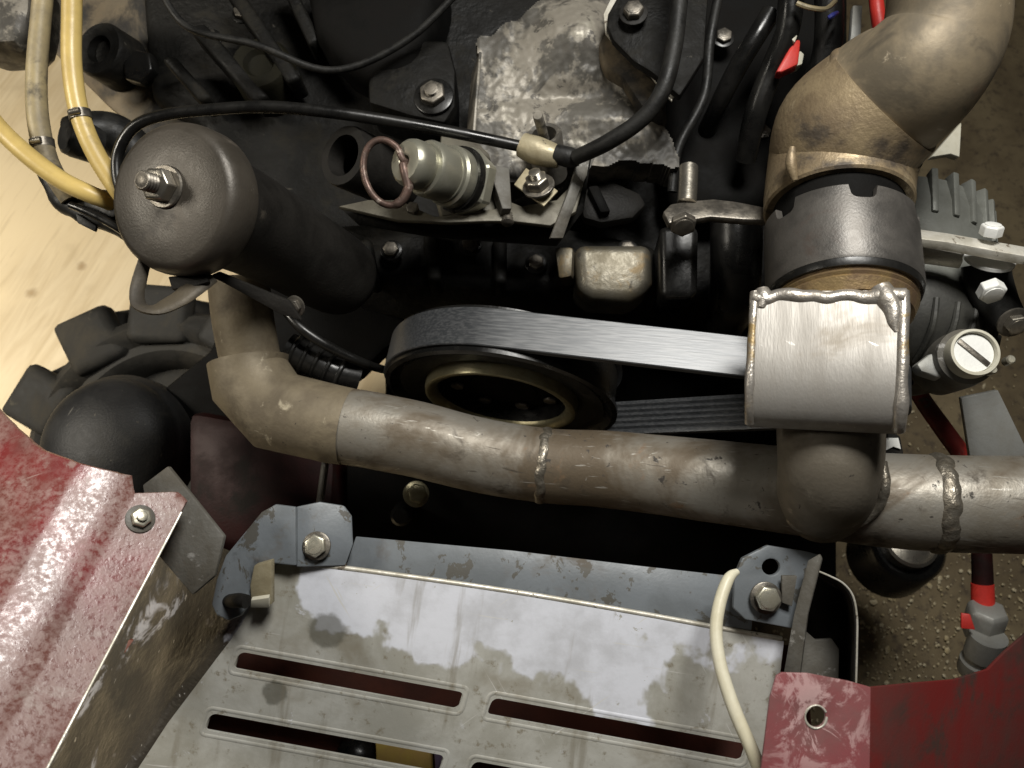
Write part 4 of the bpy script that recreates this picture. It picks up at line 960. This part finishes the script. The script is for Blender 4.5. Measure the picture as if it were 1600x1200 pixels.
# what lies behind the slots
tag(obj('inner_red_panel', slab([(200, 1000), (1260, 1010), (1300, 1600), (0, 1600)], Pl(700, 1120, .60, (0, 0, 1)), .004, .001), M['under_red']), 'rust red sheet seen through the grille slots', 'sheet')
tag(obj('yellow_block', slab([(585, 1130), (672, 1150), (680, 1290), (590, 1290)], Pl(630, 1190, .56, (0, 0, 1)), .012, .002), M['yellow_paint']), 'yellow block seen through the lower grille slot', 'block')
tag(obj('violet_block', slab([(676, 1150), (706, 1156), (712, 1290), (684, 1290)], Pl(690, 1190, .562, (0, 0, 1)), .012, .002), grimy('violet', (.2, .15, .24), (.15, .11, .17), 30)), 'small violet block beside the yellow one behind the slot', 'block')
tag(obj('dark_ball', lathe(NB(), [(0, .016), (.008, .014), (.0135, .008), (.015, 0), (.015, -.02)], P(560, 1180, .575), C3(0, 0, 1), 24), M['black_gloss']), 'dark round knob left of the yellow block behind the slot', 'knob')

# blue grey cross bar and its brackets
cb = thing('cross_bar', 'blue grey painted angle bar with chips behind the grille', 'bar', P(850, 900, .56))
pcb = Pl(850, 905, .512, (0, .25, 1))
obj('face', slab([(556, 838), (800, 860), (1000, 884), (1180, 904), (1175, 985), (1000, 958), (800, 922), (540, 886)], pcb, .003, .0006), M['grey_paint'], cb)
lb = thing('hinge_bracket', 'blue grey folded bracket with pin left of the bar', 'bracket', P(430, 880, .56))
plh = Pl(400, 870, .495, (-.15, .12, 1))
obj('arm', slab([(462, 792), (430, 788), (408, 800), (352, 868), (338, 905), (330, 945), (338, 962), (356, 970), (376, 962), (388, 945), (398, 912), (420, 880), (462, 884)], plh, .004, .0012), M['grey_paint'], lb)
obj('foot', slab([(462, 792), (500, 784), (538, 790), (550, 806), (552, 850), (540, 884), (462, 886)], Pl(500, 840, .500, (.25, .15, 1)), .004, .0012), M['grey_paint'], lb)
bolt(lb, 495, 853, .497, C3(-.05, .2, 1), 18, 11, M['zinc'], M['steel_dark'], 1.25, rot=.1)
obj('pin', TUBE([(P(356, 940, .50), .0042), (P(372, 938, .482), .0042), (P(385, 940, .478), .0040)], seg=18, k=3), M['neck'], lb)
obj('tab', slab([(396, 884), (424, 876), (424, 946), (392, 944), (390, 915)], Pl(408, 915, .488, (-.1, -.1, 1)), .006, .0012), M['tan_plate'], lb)
obj('tab_end', slab([(392, 938), (420, 934), (421, 950), (391, 950)], Pl(405, 943, .4865, (0, -.5, .8)), .003, .0005), M['white_plastic'], lb)
rbk = thing('mount_bracket', 'dark grey bolted bracket right of the white cable', 'bracket', P(1220, 920, .55))
plr = Pl(1200, 920, .492, (.05, .1, 1))
hole = [(1205+14*math.cos(rad(t)), 886+13*math.sin(rad(t))) for t in range(0, 360, 24)]
obj('plate', slab([(1160, 872), (1200, 852), (1262, 862), (1285, 868), (1272, 920), (1252, 985), (1165, 968), (1146, 950), (1148, 900)], plr, .004, .001, holes=[hole]), M['grey_paint'], rbk)
bolt(rbk, 1196, 934, .488, C3(.02, .12, 1), 20, 13, M['zinc'], M['steel_dark'], 1.25, rot=.35)
obj('standing_web', slab([(1262, 876), (1280, 866), (1284, 874), (1262, 960), (1248, 1070), (1222, 1066), (1240, 960)], Pl(1255, 960, .480, (-.55, 0, .83)), .003, .0008), M['dirty_grey'], rbk)
obj('small_tab', slab([(1222, 900), (1246, 900), (1238, 948), (1222, 942)], Pl(1232, 922, .486, (0, 0, 1)), .003, .0006), M['dirty_grey'], rbk)
ub = thing('loop_bracket', 'thin bent sheet loop with pale edge above the right red panel', 'bracket', P(1310, 980, .55))
loopc = [(1272, 890), (1296, 900), (1318, 912), (1333, 932), (1339, 965), (1339, 1010), (1337, 1090)]
b = NB(); spx = spline([tuple(map(float, q)) for q in loopc], 6); rows = []
for x, y in spx:
    p = P(x, y, .478); inn = p + (P(x, y, 1)-CAM)*.07 - RT*.006
    qn = (P(x-3, y+1, .478)-p)
    rows.append([b.verts.new(p), b.verts.new(inn), b.verts.new(inn+qn*1.3), b.verts.new(p+qn*1.3)])
for A_, B_ in zip(rows, rows[1:]):
    for j in range(4): b.faces.new((A_[j], A_[(j+1) % 4], B_[(j+1) % 4], B_[j]))
b.faces.new(rows[0]); b.faces.new(rows[-1])
obj('strip', b, M['neck'], ub)
obj('bare_edge', TUBE([(P(x, y, .4775), .0006) for x, y in loopc], seg=8, k=6), M['bar_steel'], ub)
obj('inner_web', slab([(1262, 900), (1330, 930), (1334, 1090), (1240, 1090)], Pl(1300, 1000, .535, (0, 0, 1)), .003, .0008), M['neck'], ub)
obj('torn_plate', slab([(1258, 985), (1275, 1000), (1300, 998), (1312, 1015), (1310, 1090), (1240, 1090)], Pl(1285, 1040, .515, (0, 0, 1)), .003, .0008), M['dirty_grey'], ub)

# ------------------------------------------------------------------ red bodywork
rp = thing('red_side_panel', 'dusty glossy red body panel at lower left', 'body panel', P(120, 950, .50))
ld = Vector((-.468, .884)); pd = Vector((-.884, -.468))      # along the long edge, and across it to the left (picture)
def red_surf(s_, t_):
    """s_: picture units along the edge from (279,790); t_: across, to the left"""
    q = Vector((279, 790)) + ld*s_ + pd*t_
    h = 0
    z = t_-72
    h = .00013*min(0, z)
    if z > 0:
        h = .0115*(1-math.exp(-z/46.0)) - .00008*max(0, z-85) - .0000005*max(0, z-105)**2
    return P(q.x, q.y, .450-.00019*s_) + (-FW)*h
def red_outline_mask(s_, t_):
    q = Vector((279, 790)) + ld*s_ + pd*t_
    # top edge polyline
    tops = [(-60, 628), (0, 660), (75, 702), (207, 742)]
    if q.x < 207:
        for (x1, y1), (x2, y2) in zip(tops, tops[1:]):
            if x1 <= q.x < x2: return q.y > y1+(y2-y1)*(q.x-x1)/(x2-x1)
        return q.y > 628+(q.x+60)*.53
    return q.y > 771 + max(0, (q.x-262))**2*.05
# grid whose first row follows the cut top edge
b = NB(); NS, NTt = 90, 130; grid = {}
for j in range(NTt+1):
    t_ = 620*j/NTt
    s0 = -420
    while s0 < 200 and not red_outline_mask(s0, t_): s0 += 1.0
    for i in range(NS+1):
        s_ = s0 + (860-s0)*(i/NS)
        grid[i, j] = b.verts.new(red_surf(s_, t_) + (-FW)*.0007*noise.noise(Vector((s_*.012, t_*.012, 0))))
for i in range(NS):
    for j in range(NTt): b.faces.new((grid[i, j], grid[i+1, j], grid[i+1, j+1], grid[i, j+1]))
bmesh.ops.recalc_face_normals(b, faces=b.faces)
ed = [e for e in b.edges if len(e.link_faces) == 1]
r = bmesh.ops.extrude_edge_only(b, edges=ed)
for v_ in [v_ for v_ in r['geom'] if isinstance(v_, bmesh.types.BMVert)]: v_.co += FW*.0025
obj('sheet', b, M['red_paint'], rp, ang=50)
obj('edge_trim', TUBE([(red_surf(q_, -1), .0007) for q_ in range(16, 860, 40)], seg=8, k=3), M['bar_steel'], rp)
fp = red_surf(46.6, 43.2); fn_ = (red_surf(56, 43.2)-fp).cross(red_surf(46.6, 53)-fp).normalized()
if fn_.dot(FW) > 0: fn_ = -fn_
fpx = (fp-CAM).dot(FW); bolt(rp, 219, 811, fpx-.0012, fn_, 16, 10, M['zinc'], M['dirty_grey'], 1.4, rot=.2, stud=6)
tag(obj('lug_plate', slab([(222, 758), (262, 728), (300, 775), (350, 838), (335, 900), (300, 930), (240, 860)], Pl(280, 820, .475, (-.1, .1, 1)), .004, .001), M['dirty_grey']), 'dirty grey metal plate sticking out behind the red panel', 'plate')
sr = thing('red_corner_panel', 'scratched red panel corner with a drilled hole at lower right', 'body panel', P(1280, 1120, .48))
p1 = Pl(1280, 1120, .42, (0, .12, 1))
hl = [(1275+15*math.cos(rad(t)), 1120+16*math.sin(rad(t))) for t in range(0, 360, 20)]
M['scratched_red'] = M['scratched_red']
obj('front_sheet', slab([(1213, 1056), (1222, 1051), (1262, 1052), (1325, 1064), (1361, 1074), (1356, 1500), (1150, 1500), (1192, 1180), (1203, 1090)], p1, .0022, .0006, holes=[hl]), M['scratched_red'], sr)
fold = p1.at(1361, 1074); 
b = NB(); topx = [(1361, 1074), (1420, 1068), (1492, 1062), (1545, 1046), (1570, 1020), (1610, 985), (1700, 930), (1850, 880)]
pr2 = Pl(1361, 1074, (p1.at(1361, 1074)-CAM).dot(FW)+.001, (.10, -.45, .88))
fd = (p1.at(1356, 1500)-p1.at(1361, 1074)).normalized(); pr2.n = (pr2.n-fd*pr2.n.dot(fd)).normalized(); pr2.p = p1.at(1361, 1074)-p1.n*.0004
pr2.n = (pr2.n*.55 + p1.n*.45 + RT*.62); pr2.n = (pr2.n-fd*pr2.n.dot(fd)).normalized()
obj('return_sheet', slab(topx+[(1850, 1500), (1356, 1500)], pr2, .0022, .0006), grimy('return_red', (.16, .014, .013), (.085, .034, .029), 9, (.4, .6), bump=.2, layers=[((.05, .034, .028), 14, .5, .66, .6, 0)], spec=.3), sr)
obj('hole_burr', TUBE([(p1.at(1275+17*math.cos(rad(t)), 1120+18*math.sin(rad(t)))+p1.n*-.0001, .0006) for t in range(0, 360, 24)], seg=8, k=2, jit=.4, jf=300), M['bar_steel'], sr)

# ------------------------------------------------------------------ on the floor at the right
st = thing('round_stand', 'black round foot with shiny top under the pipe at right', 'stand', floor_at(1425, 900, 0))
so_ = P(1422, 848, .86); sa = C3(.0, .45, .9)
obj('base', lathe(NB(), [(.044, -.06), (.040, -.008), (.037, -.004), (.034, -.008), (.030, -.012), (0, -.012)], so_, sa, 44), M['black_gloss'], st)
obj('lens', lathe(NB(), [(.026, -.012), (.027, .004), (.024, .006), (.022, .002), (.014, .004), (0, .006)], so_, sa, 40), M['steel'], st)
ram = thing('red_ram', 'red rod with silver coupling standing at the right', 'hydraulic ram', P(1535, 960, .9))
obj('rod', TUBE(px([(1530, 800, .70, 14), (1534, 870, .70, 15), (1536, 940, .70, 16)]), seg=20, k=3), M['dark_red'], ram)
obj('red_sleeve', TUBE(px([(1535, 912, .698, 16.5), (1536, 945, .698, 17)]), seg=20, k=2), M['red_plastic'], ram)
obj('coupling', hexa(P(1532, 990, .70), C3(0, .9, .45), R(30, .7), .028, .3), M['strap_grey'], ram)
obj('red_mark', slab([(1502, 958), (1516, 960), (1524, 984), (1502, 982)], Pl(1512, 970, .678, (-.3, .1, 1)), .004, .0006), M['red_plastic'], ram)
obj('lower_nut', lathe(NB(), [(0, .0), (R(28, .7), 0), (R(29, .7), .002), (R(29, .7), .012), (R(24, .7), .013), (R(24, .7), .018), (R(27, .7), .019), (R(27, .7), .04), (0, .04)], P(1526, 1050, .70), C3(0, .9, .45), 32), M['strap_grey'], ram)
wm = thing('small_clamp', 'small dark clamp with white paint spot right of the branch pipe', 'clamp', P(1400, 700, .62))
obj('body', slab([(1376, 668), (1408, 680), (1414, 712), (1378, 712)], Pl(1395, 695, .55, (0, .2, 1)), .012, .002), M['neck'], wm)
obj('white_spot', slab([(1381, 684), (1404, 684), (1408, 702), (1396, 698), (1384, 704)], Pl(1395, 694, .548, (0, .2, 1)), .001, .0003), M['white_glare_zinc'], wm)
obj('stem', slab([(1388, 620), (1398, 622), (1396, 676), (1386, 672)], Pl(1392, 650, .545, (0, .2, 1)), .004, .0005), M['strap_grey'], wm)
tag(obj('grey_corner_casting', slab([(-60, -60), (48, -60), (46, 10), (40, 52), (20, 66), (-60, 72)], Pl(10, 20, .62, (0, .1, 1)), .05, .01), M['worn_cast']), 'worn grey casting in the top left corner', 'casting')

for o_ in bpy.data.objects:
    if o_.name.split('.')[0] == 'fuel_hose': o_['group'] = 'yellow and tan hoses at the left'
    if o_.name.split('.')[0] == 'hose_clip': o_['group'] = 'clips on the hoses'
